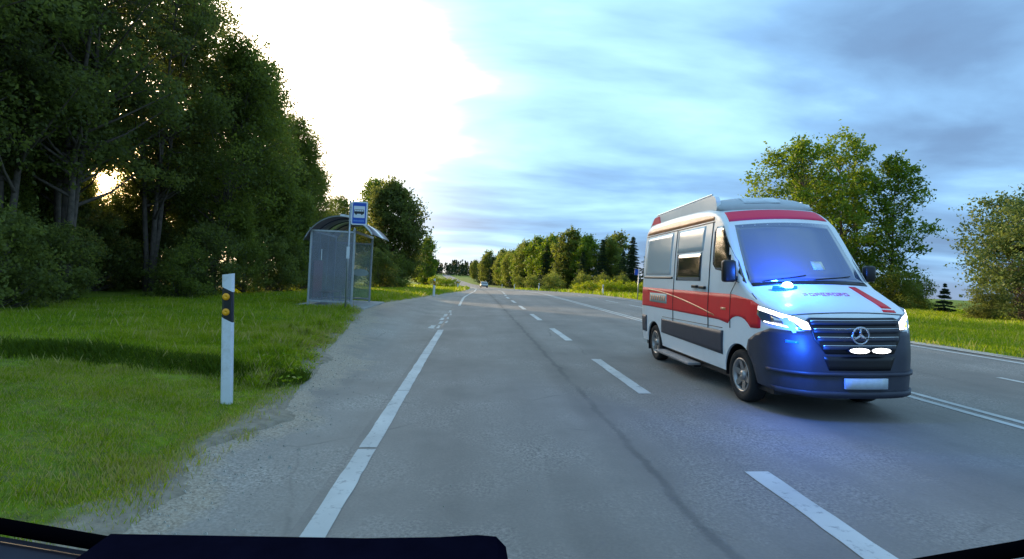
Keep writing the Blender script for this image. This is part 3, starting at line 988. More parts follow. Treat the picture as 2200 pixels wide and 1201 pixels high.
# under-storey along the edge
under = [('shrub', -12.9, 14.6, 0.9), ('shrub', -13.6, 17.6, 0.8), ('shrub_light', -12.3, 22.6, 0.9), ('shrub', -12.6, 25.2, 1.05), ('young', -12.2, 28.6, 0.75),
         ('shrub', -11.9, 31.2, 1.1), ('young', -12.0, 33.6, 1.12), ('young', -11.6, 36.4, 1.0), ('shrub', -11.2, 38.8, 1.2), ('willow', -12.6, 39.8, 0.72), ('shrub', -10.8, 42.4, 1.2), ('young', -11.8, 45.2, 0.8)]
for i, (k, x, y, s) in enumerate(under):
    if k == 'willow':
        plant(k, 'young_tree', x, y, pr.uniform(0, 6.28), s, 'low many-stemmed tree at the wood edge behind the bus shelter')
    elif k == 'young':
        plant(k, 'young_tree', x, y, pr.uniform(0, 6.28), s, 'cone-shaped young tree, %s plant from the left along the wood edge' % ORD[i], group='young trees on the wood edge')
    else:
        plant(k, 'shrub', x, y, pr.uniform(0, 6.28), s, 'dense green shrub, %s plant from the left along the wood edge' % ORD[i], 'shrub', group='shrubs along the wood edge')
for i, (x, y, s) in enumerate([(-17, 15.5, 1.2), (-17.2, 19.5, 1.1), (-16.8, 23.6, 1.2), (-16.6, 27.5, 1.2), (-16.4, 31.4, 1.2), (-20.5, 18, 1.3), (-20.5, 23, 1.3), (-20.8, 28, 1.3), (-26, 20, 1.5), (-26, 26, 1.5), (-26, 32, 1.5), (-30, 29, 1.4), (-31, 35, 1.4), (-29, 40, 1.5), (-24, 37, 1.4)]):
    plant('shrub', 'shrub', x, y, pr.uniform(0, 6.28), s, 'shaded undergrowth shrub, %s from the near end beneath the left wood' % ORD[i], 'shrub', group='undergrowth in the left wood')

for i, (x, y, s, k) in enumerate([(-17.3, 21.6, 0.78, 'young'), (-16.0, 18.6, 0.66, 'young'), (-18.6, 24.2, 0.80, 'young'), (-20.0, 26.4, 0.84, 'young'), (-18.2, 28.4, 0.52, 'willow'), (-21.6, 30.2, 0.90, 'young'), (-23.4, 31.6, 0.62, 'willow'), (-22.0, 34.0, 0.66, 'willow'),
                              (-17.6, 32.0, 0.56, 'willow'), (-25.6, 36.0, 0.74, 'willow'), (-27.8, 38.0, 0.76, 'willow'), (-17.9, 17.4, 0.72, 'young'), (-20.6, 20.8, 0.56, 'willow'), (-23.0, 25.8, 0.60, 'willow'), (-26.2, 29.4, 0.62, 'willow'), (-29.5, 33.6, 0.68, 'willow')]):
    plant(k, 'young_tree', x, y, pr.uniform(0, 6.28), s, 'young tree under the tall crowns, %s from the near end inside the left wood' % ORD[i], group='young trees inside the left wood')

# trees past the shelter
plant('roundtree', 'round_tree', -9.6, 61, 0.4, 1.0, 'big round dark green tree standing behind the blue bus stop sign')
plant('willow', 'leafy_tree', -14.5, 58, 1.4, 1.0, 'thin pale tree between the left wood and the big round tree')
plant('sunny_c', 'slim_tree', -12.9, 68, 1.0, 1.08, 'slim tree whose tip rises above the big round tree')
plant('shrub', 'shrub', -8.8, 52, 0.6, 1.15, 'bushy shrub at the foot of the big round tree, nearest the bus shelter', 'shrub')
plant('shrub_light', 'shrub', -7.9, 56, 2.6, 1.2, 'low bush on the road side of the big round tree', 'shrub')
plant('far_yellow', 'leafy_tree', -8.6, 100, 0.2, 0.64, 'yellow-green tree beyond the big round tree, left of the far road', sz=0.72)
plant('far_leafy', 'leafy_tree', -10.5, 106, 2.2, 0.6, 'darker tree tucked behind the yellow-green tree left of the far road')
plant('far_yellow', 'leafy_tree', -10.2, 118, 4.0, 0.55, 'small pale tree furthest along the left verge before the dip')
for i, (x, y, s) in enumerate([(-4.2, 84, 1.0), (-5.6, 86, 1.1), (-3.6, 92, 1.0)]):
    plant('flowerbush', 'yellow_shrub', x, y, i * 2.1, s, '%s yellow-green roadside bush by the far left delineator post' % ['leftmost', 'middle', 'rightmost'][(1, 0, 2)[i]], 'shrub', 'yellow bushes on the left verge')

# right-hand wood
rw = [(33.5, 104, 'spruce', 0.80), (31.6, 108, 'spruce_b', 0.80), (29.4, 106, 'spruce', 0.72), (28.0, 112, 'far_leafy', 0.85), (26.2, 110, 'spruce_b', 0.86), (24.4, 116, 'far_yellow', 0.98), (22.6, 112, 'spruce', 0.72),
      (21.2, 120, 'far_leafy', 1.02), (19.6, 122, 'spruce_b', 1.0), (18.4, 128, 'far_yellow', 1.05), (17.0, 126, 'spruce', 0.9), (16.2, 134, 'far_yellow', 1.05), (15.2, 138, 'spruce_b', 1.0), (14.2, 146, 'far_leafy', 0.95), (13.3, 152, 'far_yellow', 0.9), (12.6, 160, 'spruce', 0.85), (11.6, 168, 'far_leafy', 0.85),
      (11.0, 178, 'far_yellow', 0.82), (10.2, 190, 'far_leafy', 0.85), (9.4, 204, 'spruce_b', 0.85), (8.6, 218, 'far_leafy', 0.85), (7.4, 236, 'far_yellow', 0.85), (5.8, 256, 'far_leafy', 0.85), (3.6, 280, 'spruce', 0.9), (1.0, 310, 'far_leafy', 0.85)]
for i, (x, y, k, s) in enumerate(rw):
    nm = 'spruce_tree' if 'spruce' in k else 'leafy_tree'
    lb = ('dark spruce' if 'spruce' in k else 'yellow-green tree' if k == 'far_yellow' else 'green leafy tree')
    plant(k, nm, x, y, pr.uniform(0, 6.28), s, '%s in the right-hand wood, number %s from its right end' % (lb, (ORD + ['seventeenth', 'eighteenth', 'nineteenth', 'twentieth', 'twenty-first', 'twenty-second', 'twenty-third', 'twenty-fourth', 'twenty-fifth'])[i]), group='front edge of the right-hand wood')
for i in range(18):
    x = 34 - i * 1.75; y = 116 + i * 6.5
    k = ['spruce', 'far_leafy', 'spruce_b'][i % 3]
    plant(k, 'spruce_tree' if 'spruce' in k else 'leafy_tree', x, y, pr.uniform(0, 6.28), pr.uniform(0.92, 1.08), '%s in the back row of the right-hand wood, %s from the right' % (['spruce', 'leafy tree', 'slim spruce'][i % 3], (ORD + ['seventeenth', 'eighteenth'])[i]), group='back row of the right-hand wood')
for i, (x, y, s) in enumerate([(9.6 + 2.6, 62, 0.75), (13.2, 59, 0.9), (14.0, 56, 1.0), (15.0, 57.5, 1.05), (15.9, 55, 0.9), (16.8, 53, 0.75), (17.6, 54, 0.9)]):
    plant('flowerbush', 'yellow_shrub', x, y, i * 1.3, s, '%s from the left of the yellow flowering bushes below the right-hand wood' % ORD[i], 'shrub', 'yellow bushes below the right-hand wood')
for i, (x, y, s) in enumerate([(11.4, 78, 0.9), (12.4, 88, 1.1), (11.2, 100, 1.1), (10.6, 118, 1.1), (18.5, 92, 1.3), (22, 94, 1.3), (25.6, 92, 1.3), (15.2, 98, 1.3)]):
    plant('shrub_light', 'shrub', x, y, i * 1.7, s, 'low green bush in the verge before the right-hand wood, %s of eight' % ORD[i], 'shrub', 'bushes before the right-hand wood')

# tree group behind the ambulance
plant('sunny_a', 'leafy_tree', 25.2, 44, 0.4, 1.0, 'broad sunlit tree behind the ambulance, left of its group')
plant('sunny_b', 'leafy_tree', 29.7, 43.5, 1.9, 1.04, 'tall twin-topped sunlit tree behind the ambulance, middle of its group')
plant('sunny_c', 'leafy_tree', 33.2, 43, 2.7, 0.97, 'slim tree on the right of the group behind the ambulance')
plant('sunny_b', 'leafy_tree', 32.6, 46, 4.2, 0.86, 'shorter leafy tree at the back of the group behind the ambulance')
plant('sunny_a', 'leafy_tree', 29.4, 48, 5.2, 0.86, 'leafy tree hidden deepest in the group behind the ambulance')
plant('shrub_light', 'shrub', 31.2, 40.5, 0.3, 1.2, 'bush at the foot of the trees behind the ambulance bonnet', 'shrub')
plant('shrub_light', 'shrub', 33.6, 41.0, 2.3, 1.0, 'small bush right of the slim tree behind the ambulance', 'shrub')
plant('sapling', 'pine_sapling', 33.6, 38.5, 0.7, 0.85, 'little pine sapling on the open grass between the tree groups')
plant('greybush', 'tall_bush', 28.8, 28.4, 1.1, 0.95, 'tall grey-green bush at the right edge of the picture', 'bush')
plant('greybush', 'tall_bush', 30.9, 30.4, 3.1, 1.05, 'second grey-green bush behind the one at the right edge', 'bush')
plant('rustbush', 'brown_bush', 26.9, 25.6, 0.5, 0.62, 'rusty brown bush in front of the tall bush at the right edge', 'bush')
plant('shrub', 'shrub', 26.0, 27.4, 2.0, 0.55, 'low dark shrub at the foot of the tall right-edge bush', 'shrub')

# far forest closing the view and the horizon (reads as one mass)
g = np.random.default_rng(77)
FV, FT = [], []
for i in range(620):
    a = g.uniform(0, 1)
    if i < 310:
        x = g.uniform(-90, 60); y = g.uniform(455, 540)
        if abs(x + 26) < 6 and y < 500:
            continue
    else:
        x = g.uniform(-700, 1100); y = g.uniform(600, 900)
        if 0.62 < x / y < 1.1:
            continue
    hh = g.uniform(8, 14); rr = hh * 0.22
    z0 = float(H(x, y))
    m = 70
    t = g.uniform(0, 1, m) ** 0.8
    an = g.uniform(0, 6.28, m); q = rr * (1 - t) ** 0.7 * g.uniform(0.3, 1, m) ** 0.5
    P = np.stack([x + np.cos(an) * q, y + np.sin(an) * q, z0 + t * hh], 1)
    FV.append(leaf_quads(P, 1.7, g, up=0.1)); FT.append(np.clip(g.normal(0.4, 0.15, m), 0, 1))
me = quads_mesh('far_forest', np.concatenate(FV), np.concatenate(FT), 'needle')
o = bpy.data.objects.new('far_forest', me); link(o)
o['kind'] = 'stuff'; o['label'] = 'far dark forest closing the road on the horizon'; o['category'] = 'forest'


# grass ----------------------------------------------------------------
def blades(x, y, hgt, wid, tint, g, lean=0.5):
    n = len(x)
    z = H(x, y) - 0.01
    a = g.uniform(0, 6.28, n)
    dx, dy = np.cos(a), np.sin(a)
    b = g.uniform(0, 6.28, n)
    ln = hgt * lean * g.uniform(0.2, 1.2, n)
    V = np.empty((n, 4, 3))
    V[:, 0] = np.stack([x - dx * wid, y - dy * wid, z], 1)
    V[:, 1] = np.stack([x + dx * wid, y + dy * wid, z], 1)
    V[:, 2] = np.stack([x + dx * wid * 0.55 + np.cos(b) * ln * 0.45, y + dy * wid * 0.55 + np.sin(b) * ln * 0.45, z + hgt * 0.62], 1)
    V[:, 3] = np.stack([x + np.cos(b) * ln, y + np.sin(b) * ln, z + hgt], 1)
    return V, tint


def grass_field(name, label, zones, seed):
    g = np.random.default_rng(seed)
    VV, TT = [], []
    for (xa, xb, ya, yb, dens, h0, w0) in zones:
        n = int((xb - xa) * (yb - ya) * dens)
        x = g.uniform(xa, xb, n); y = g.uniform(ya, yb, n)
        s = sand_at(x, y) + (vnoise(x * 2.4, y * 2.4, 2) - 0.5) * 0.9
        ins = (x > xl_(y) - 0.03) & (x < xr_(y) + 0.35)
        pl = (x > -6.9) & (x < -4.0) & (y > 20.4) & (y < 25.6)
        keep = (~ins) & (~pl) & (g.uniform(0, 1, n) > np.clip((s - 0.42) * 1.7, 0, 0.95))
        x, y, s = x[keep], y[keep], s[keep]
        cl = vnoise(x * 0.9, y * 0.9, 1); c2 = vnoise(x * 3.3, y * 3.3, 6)
        hh = h0 * (0.55 + 0.9 * cl * c2 + 0.35 * g.uniform(0, 1, len(x)))
        edge = np.exp(-((xl_(y) - 0.75 - x) / 0.5) ** 2) * (y > 7.6) * (x < 0)
        hh = hh * (1 + 1.1 * edge * c2)
        hh = np.where((x < 0) & (y < 7.7), hh * 0.8, hh)
        tint = np.clip(0.18 + 0.42 * cl + 0.15 * g.normal(size=len(x)) + np.clip(s - 0.1, 0, 0.5) * 0.55, 0, 1)
        straw = g.uniform(0, 1, len(x)) < np.where((x < 0) & (y < 8.2), 0.28, 0.045)
        tint = np.where(straw, 0.96, tint)
        tall = (g.uniform(0, 1, len(x)) < 0.004) & (y > 7.5)
        hh = np.where(tall, np.minimum(hh * 2.2, 0.30), hh); tint = np.where(tall, 0.9, tint)
        v, t = blades(x, y, hh, w0 * g.uniform(0.6, 1.3, len(x)), tint, g)
        VV.append(v); TT.append(t)
    me = quads_mesh(name, np.concatenate(VV), np.concatenate(TT), 'grass_blade')
    o = bpy.data.objects.new(name, me); link(o)
    o['kind'] = 'stuff'; o['label'] = label; o['category'] = 'grass'


grass_field('grass', 'short green grass on the verge left of the road', [
    (-6.5, -1.8, 3.0, 8.5, 3600, 0.085, 0.0035), (-12, -6.5, 5.5, 10, 700, 0.09, 0.006), (-6.5, -2.2, 8.5, 14, 1900, 0.11, 0.0045), (-14, -6.5, 10, 15, 600, 0.12, 0.007),
    (-14, -3.0, 14, 22, 420, 0.12, 0.009), (-14, -2.8, 22, 34, 190, 0.13, 0.014), (-13, -1.0, 34, 60, 55, 0.16, 0.025), (-14, -0.5, 60, 110, 12, 0.25, 0.05)], 31)
grass_field('grass', 'green grass on the verge right of the road', [
    (11.2, 20, 7, 22, 260, 0.14, 0.011), (11.2, 36, 22, 40, 90, 0.2, 0.02), (20, 36, 14, 22, 140, 0.18, 0.016), (10.8, 45, 40, 60, 22, 0.35, 0.04), (8, 40, 60, 110, 6, 0.45, 0.07)], 32)
g = np.random.default_rng(55)     # long grass added along the verge step, shade put into its dark colour
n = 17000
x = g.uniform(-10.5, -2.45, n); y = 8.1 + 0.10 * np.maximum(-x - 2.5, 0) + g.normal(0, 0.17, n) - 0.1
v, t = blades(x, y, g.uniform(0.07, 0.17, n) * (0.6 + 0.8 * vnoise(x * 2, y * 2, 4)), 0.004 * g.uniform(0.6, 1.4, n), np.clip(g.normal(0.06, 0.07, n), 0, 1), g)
me = quads_mesh('long_grass', v, t, 'grass_blade_shade')
o = bpy.data.objects.new('long_grass', me); link(o); o['kind'] = 'stuff'; o['label'] = 'added long grass crossing the near verge, shade painted into its dark blades'; o['category'] = 'grass'
# broad-leaved weeds at the asphalt edge
g = np.random.default_rng(9)
wv, wt = [], []
for i in range(150):
    y = g.uniform(7.6, 20); x = float(xl_(y)) - abs(g.normal(0.35, 0.3))
    m = int(g.uniform(6, 16))
    P = np.stack([x + g.normal(0, 0.06, m), y + g.normal(0, 0.06, m), float(H(x, y)) + g.uniform(0.01, 0.16, m)], 1)
    wv.append(leaf_quads(P, 0.06, g, up=0.5, aspect=0.45)); wt.append(np.clip(g.normal(0.6, 0.25, m), 0, 1))
me = quads_mesh('weeds', np.concatenate(wv), np.concatenate(wt), 'grass_blade')
o = bpy.data.objects.new('weeds', me); link(o); o['kind'] = 'stuff'; o['label'] = 'weeds along the crumbling edge of the bus bay'; o['category'] = 'weeds'


# ------------------------------------------------------------------ delineator posts
def delineator(x, y, h, w, label, rz=0.0, reflect='orange_reflector', group='delineator posts'):
    z = float(H(x, y))
    t = thing('delineator_post', label, 'delineator post', (x, y, z - 0.02), (0, 0, rz), group)
    d = w * 0.62
    sl = w * 0.5          # slanted cuts

    def seg(name, za, zb, sa, sb, mat, grow=0.0):
        ww, dd = w / 2 + grow, d / 2 + grow
        out = [(-ww, -dd * 0.35), (-ww * 0.55, -dd), (ww * 0.75, -dd), (ww, -dd * 0.5), (ww, dd * 0.6), (-ww, dd * 0.6)]
        n = len(out)
        lo = [(a, b, za - sa * a / (w / 2)) for a, b in out]; hi = [(a, b, zb - sb * a / (w / 2)) for a, b in out]
        return mk(name, lo + hi, [tuple(range(n))[::-1], tuple(range(n, 2 * n))] + [(i, (i + 1) % n, n + (i + 1) % n, n + i) for i in range(n)], mat, t)
    zb0, zb1 = h * 0.655, h * 0.885
    seg('post_body', 0, zb0, 0, sl * 0.5, 'post_white')
    seg('black_band', zb0, zb1, sl * 0.5, sl * 0.5, 'post_black', -0.002)
    seg('post_cap', zb1, h, sl * 0.5, -0.01, 'post_white')
    for q in (0.83, 0.715):
        mb = MB(); mb.lathe([(0.001, 0), (w * 0.33, 0), (w * 0.31, -0.012), (0.001, -0.014)], -w * 0.08, -d / 2 - 0.001, h * q, 'y', 18)
        mb.build('reflector', reflect, t, True)
    return t


PX, PY, PH = -3.05, 6.7, 1.64


def inv(px, py, Y):
    X, Z = (px - 1015) * Y / 1160, 1.7 - (py - 590) * Y / 1160
    return X * CS - Z * SN, Y, X * SN + Z * CS


dp = delineator(PX, PY, PH, 0.135, 'tall white delineator post with two orange reflectors in the near verge', 0.0)
dp.rotation_euler = (0, -RO * 0.7, 0.12)
delineator(-2.75, 38.2, 1.28, 0.16, 'white delineator post standing beyond the bus shelter')
delineator(-2.0, 74, 1.25, 0.17, 'far white delineator post on the left where the road dips')
delineator(12.05, 50, 0.98, 0.15, 'nearest white delineator post on the far side, before the yellow bushes', reflect='white_reflector')
delineator(10.1, 82, 1.15, 0.17, 'second white delineator post along the far side of the road', reflect='white_reflector')
delineator(8.9, 114, 1.1, 0.18, 'third white delineator post along the far side of the road', reflect='white_reflector')
delineator(8.3, 150, 1.1, 0.2, 'farthest white delineator post, just right of the distant car', reflect='white_reflector')

# ------------------------------------------------------------------ bus shelter
SX0, SX1, SY0, SY1 = -6.42, -4.74, 21.0, 24.7
sz = 0.17
mb = MB()
mb.box(-6.85, -4.15, 20.55, 25.4, sz - 0.25, sz + 0.035, 0.01)
struct(mb.build('shelter_pavement', 'concrete'))
sh = thing('bus_shelter', 'grey bus shelter with glass walls and arched brown roof', 'bus shelter', (0, 0, 0))
zt = 3.14
za = sz + 0.03
pr_ = 0.038
for (x, y, z1) in ((SX0, SY0, zt), (SX1, SY0, zt + 0.12), (SX0, SY1, zt), (SX1, SY1, zt + 0.02)):
    mb = MB(); mb.box(x - pr_, x + pr_, y - pr_, y + pr_, za, z1, 0.008); mb.build('corner_post', 'galvanised', sh)
for nm, y, zz_ in (('end_rail', SY0, zt - 0.04), ('end_rail', SY1, zt - 0.30), ('bottom_rail', SY0, za + 0.16), ('bottom_rail', SY1, za + 0.14)):
    mb = MB(); mb.box(SX0 + pr_ + .002, SX1 - pr_ - .002, y - 0.028, y + 0.028, zz_ - 0.035, zz_ + 0.035, 0.006); mb.build(nm, 'galvanised', sh)
for nm, x, zz_ in (('side_rail', SX0, zt - 0.05), ('side_rail', SX1, zt - 0.02), ('bottom_rail', SX0, za + 0.15)):
    mb = MB(); mb.box(x - 0.026, x + 0.026, SY0 + pr_ + .002, SY1 - pr_ - .002, zz_ - 0.035, zz_ + 0.035, 0.006); mb.build(nm, 'galvanised', sh)
for x in (SX0,):
    for yy in (SY0 + 1.23, SY0 + 2.47):
        mb = MB(); mb.box(x - 0.02, x + 0.02, yy - 0.02, yy + 0.02, za + 0.19, zt - 0.09); mb.build('mullion', 'galvanised', sh)
mb = MB(); mb.box(SX0 + .045, SX1 - .045, SY0 - .006, SY0 + .006, za + .2, zt - .08); mb.build('near_pane', 'shelter_glass', sh)
mb = MB(); mb.box(SX0 + .045, SX1 - .045, SY1 - .006, SY1 + .006, za + .18, zt - .34); fp = mb.build('far_pane', 'shelter_glass_clear', sh)
ya = SY0
for k in range(3):
    mb = MB(); mb.box(SX0 - .006, SX0 + .006, SY0 + .05 + 1.235 * k, SY0 + 1.195 + 1.235 * k, za + .19, zt - .09); mb.build('back_pane', 'shelter_glass_clear', sh)
# oval and corner stickers on the far pane
mb = MB(); mb.prism([(-5.18 + 0.40 * math.cos(a) * (1 if math.cos(a) < 0 else 0.85), 1.52 + 0.17 * math.sin(a)) for a in np.linspace(0, 6.28, 25)[:-1]], 'y', SY1 - .016, SY1 - .009); mb.build('oval_sticker', 'sticker', sh)
ring = [( -4.98 + 0.15 * math.cos(a), 2.62 + 0.15 * math.sin(a)) for a in np.linspace(2.4, 5.2, 12)] + [(-4.98 + 0.11 * math.cos(a), 2.62 + 0.11 * math.sin(a)) for a in np.linspace(5.2, 2.4, 12)]
mb = MB(); mb.prism(ring, 'y', SY1 - .016, SY1 - .009); mb.build('corner_sticker', 'sticker', sh)
# panels seen through the near pane
mb = MB(); mb.box(SX0 + .035, SX0 + .06, SY0 + .35, SY0 + 1.6, za + .25, za + 1.75); mb.build('notice_panel', 'poster_red', sh)
mb = MB(); mb.box(SX0 + .42, SX0 + .45, SY0 - .016, SY0 - .009, za + 1.75, za + 2.18); mb.build('white_strip', 'timetable', sh)
bn = MB(); bn.box(SX0 + .18, SX0 + .62, SY0 + .7, SY1 - .6, za + .46, za + .50, 0.008)
b_ = bn.build('bench_seat', 'bench_wood', sh)
for yy in (SY0 + 1.0, SY1 - 0.9):
    mb = MB(); mb.box(SX0 + .22, SX0 + .27, yy - .03, yy + .03, za, za + .458); mb.box(SX0 + .53, SX0 + .58, yy - .03, yy + .03, za, za + .458); mb.build('bench_leg', 'galvanised', sh)
# vaulted roof
def arch(t):           # t 0..1 from the back edge to the kerb edge
    a = math.radians(158 - 122 * t)
    return -5.25 + 1.52 * math.cos(a), 2.10 + 1.60 * math.sin(a)
AN = 20
rv, rf = [], []
ys_ = np.linspace(SY0 - 0.25, SY1 + 0.25, 2)
for lift in (0, 0.012):
    for yv in ys_:
        for k in range(AN + 1):
            x, z = arch(k / AN); rv.append((x, yv, z + lift))
n_ = AN + 1
for k in range(AN):
    rf.append((k, k + 1, n_ + k + 1, n_ + k)); rf.append((2 * n_ + k, 3 * n_ + k, 3 * n_ + k + 1, 2 * n_ + k + 1))
    rf.append((k, 2 * n_ + k, 2 * n_ + k + 1, k + 1)); rf.append((n_ + k, n_ + k + 1, 3 * n_ + k + 1, 3 * n_ + k))
rf.append((0, n_, 3 * n_, 2 * n_)); rf.append((AN, 2 * n_ + AN, 3 * n_ + AN, n_ + AN))
roof = mk('roof', rv, rf, 'roof_polycarbonate', sh, True)
for i, yv in enumerate(np.linspace(SY0 - 0.22, SY1 + 0.22, 5)):
    mb = MB(); mb.tube([(arch(k / AN)[0], yv, arch(k / AN)[1] - 0.02) for k in range(AN + 1)], 0.022, 6); mb.build('roof_rib', 'galvanised' if i in (0, 4) else 'van_plastic', roof, True)
mb = MB()
fas = [(arch(k / AN)[0], arch(k / AN)[1]) for k in range(11, AN + 1)]
for (xa, z_a), (xb, z_b) in zip(fas, fas[1:]):
    mb.add([(xa, SY0 - .30, z_a - .03), (xb, SY0 - .30, z_b - .03), (xb, SY0 - .30, z_b + .055), (xa, SY0 - .30, z_a + .055),
            (xa, SY0 - .262, z_a - .03), (xb, SY0 - .262, z_b - .03), (xb, SY0 - .262, z_b + .055), (xa, SY0 - .262, z_a + .055)],
           [(0, 1, 2, 3), (4, 7, 6, 5), (0, 4, 5, 1), (3, 2, 6, 7)])
mb.build('roof_edge_trim', 'post_white', roof)
for x in (SX0, SX1):
    mb = MB(); mb.tube([(x, SY0 - 0.2, zt + 0.02), (x, SY1 + 0.2, zt + 0.02)], 0.03, 6); mb.build('roof_beam', 'galvanised', roof)

# ------------------------------------------------------------------ bus stop sign
bx, by_, bz = inv(742, 660, 19.0)
bz = float(H(bx, by_))
sg = thing('bus_stop_sign', 'blue and white bus stop sign on a grey pole before the shelter', 'sign', (bx, by_, bz), (0, 0, 0.0))
mb = MB(); mb.tube([(0, 0, -0.1), (0, 0, 3.92)], 0.032, 10); mb.build('pole', 'galvanised', sg, True)


def rrect(x0, x1, z0, z1, r, n=5):
    p = []
    for cx_, cz_, a0 in ((x1 - r, z1 - r, 0), (x0 + r, z1 - r, 90), (x0 + r, z0 + r, 180), (x1 - r, z0 + r, 270)):
        for k in range(n):
            a = math.radians(a0 + 90 * k / (n - 1)); p.append((cx_ + r * math.cos(a), cz_ + r * math.sin(a)))
    return p


P0 = 0.05
mb = MB(); mb.prism(rrect(P0, P0 + .56, 3.06, 3.88, .05), 'y', -.055, -.035); pl = mb.build('sign_plate', 'sign_white', sg)
mb = MB(); mb.prism(rrect(P0 + .045, P0 + .515, 3.105, 3.835, .035), 'y', -.059, -.0552); mb.build('blue_field', 'sign_blue', pl)
mb = MB(); mb.prism(rrect(P0 + .085, P0 + .475, 3.31, 3.72, .01), 'y', -.063, -.0592); mb.build('white_square', 'sign_white', pl)
mb = MB()
mb.prism(rrect(P0 + .10, P0 + .45, 3.45, 3.60, .03), 'y', -.067, -.0632)
mb.build('bus_symbol', 'sign_black', pl)
for k in range(4):
    mb = MB(); mb.box(P0 + .118 + .08 * k, P0 + .186 + .08 * k, -.070, -.0672, 3.535, 3.585); mb.build('bus_symbol_window', 'sign_white', pl)
for k in range(2):
    mb = MB(); mb.lathe([(0.001, 0), (0.034, 0), (0.034, -.004), (0.001, -.004)], P0 + .17 + .2 * k, -.0632, 3.448, 'y', 14); mb.build('bus_symbol_wheel', 'sign_black', pl)
# the stop's name: a short line of small pale letters, too small to read
lx = P0 + .09
g = np.random.default_rng(3)
while lx < P0 + .46:
    w_ = float(g.uniform(.022, .04))
    mb = MB(); hh_ = float(g.uniform(.055, .075))
    mb.box(lx, lx + .009, -.063, -.0593, 3.175, 3.175 + hh_)
    mb.box(lx + .0095, lx + w_, -.063, -.0593, 3.175 + hh_ * .45, 3.175 + hh_ * .62)
    mb.box(lx + w_ - .008, lx + w_, -.063, -.0593, 3.175, 3.175 + hh_ * .44)
    mb.build('letter', 'sign_pale_blue', pl); lx += w_ + .012
for z_ in (3.2, 3.7):
    mb = MB(); mb.box(-.04, P0 + .3, -.0345, .036, z_ - .02, z_ + .02); mb.build('bracket', 'galvanised', sg)
mb = MB(); mb.box(-.05, .055, -.06, -.034, 1.86, 2.28, .004); tt_ = mb.build('timetable_case', 'timetable', sg)

# thin sign pole glimpsed behind the ambulance
x, y = 11.6, 38
op = thing('sign_pole', 'thin grey sign pole with a small blue plate behind the ambulance tail', 'sign', (x, y, float(H(x, y))))
mb = MB(); mb.tube([(0, 0, -.1), (0, 0, 2.2)], .035, 8); mb.build('pole', 'galvanised', op, True)
mb = MB(); mb.prism(rrect(-.30, -.04, 1.75, 2.15, .03), 'y', -.02, .0); mb.build('sign_plate', 'sign_blue', op)


# ------------------------------------------------------------------ vehicles
def road_frame(X, Y, Z=0.0):
    """point given across / along / above the banked carriageway"""
    return (X * CS - Z * SN, Y, X * SN + Z * CS)


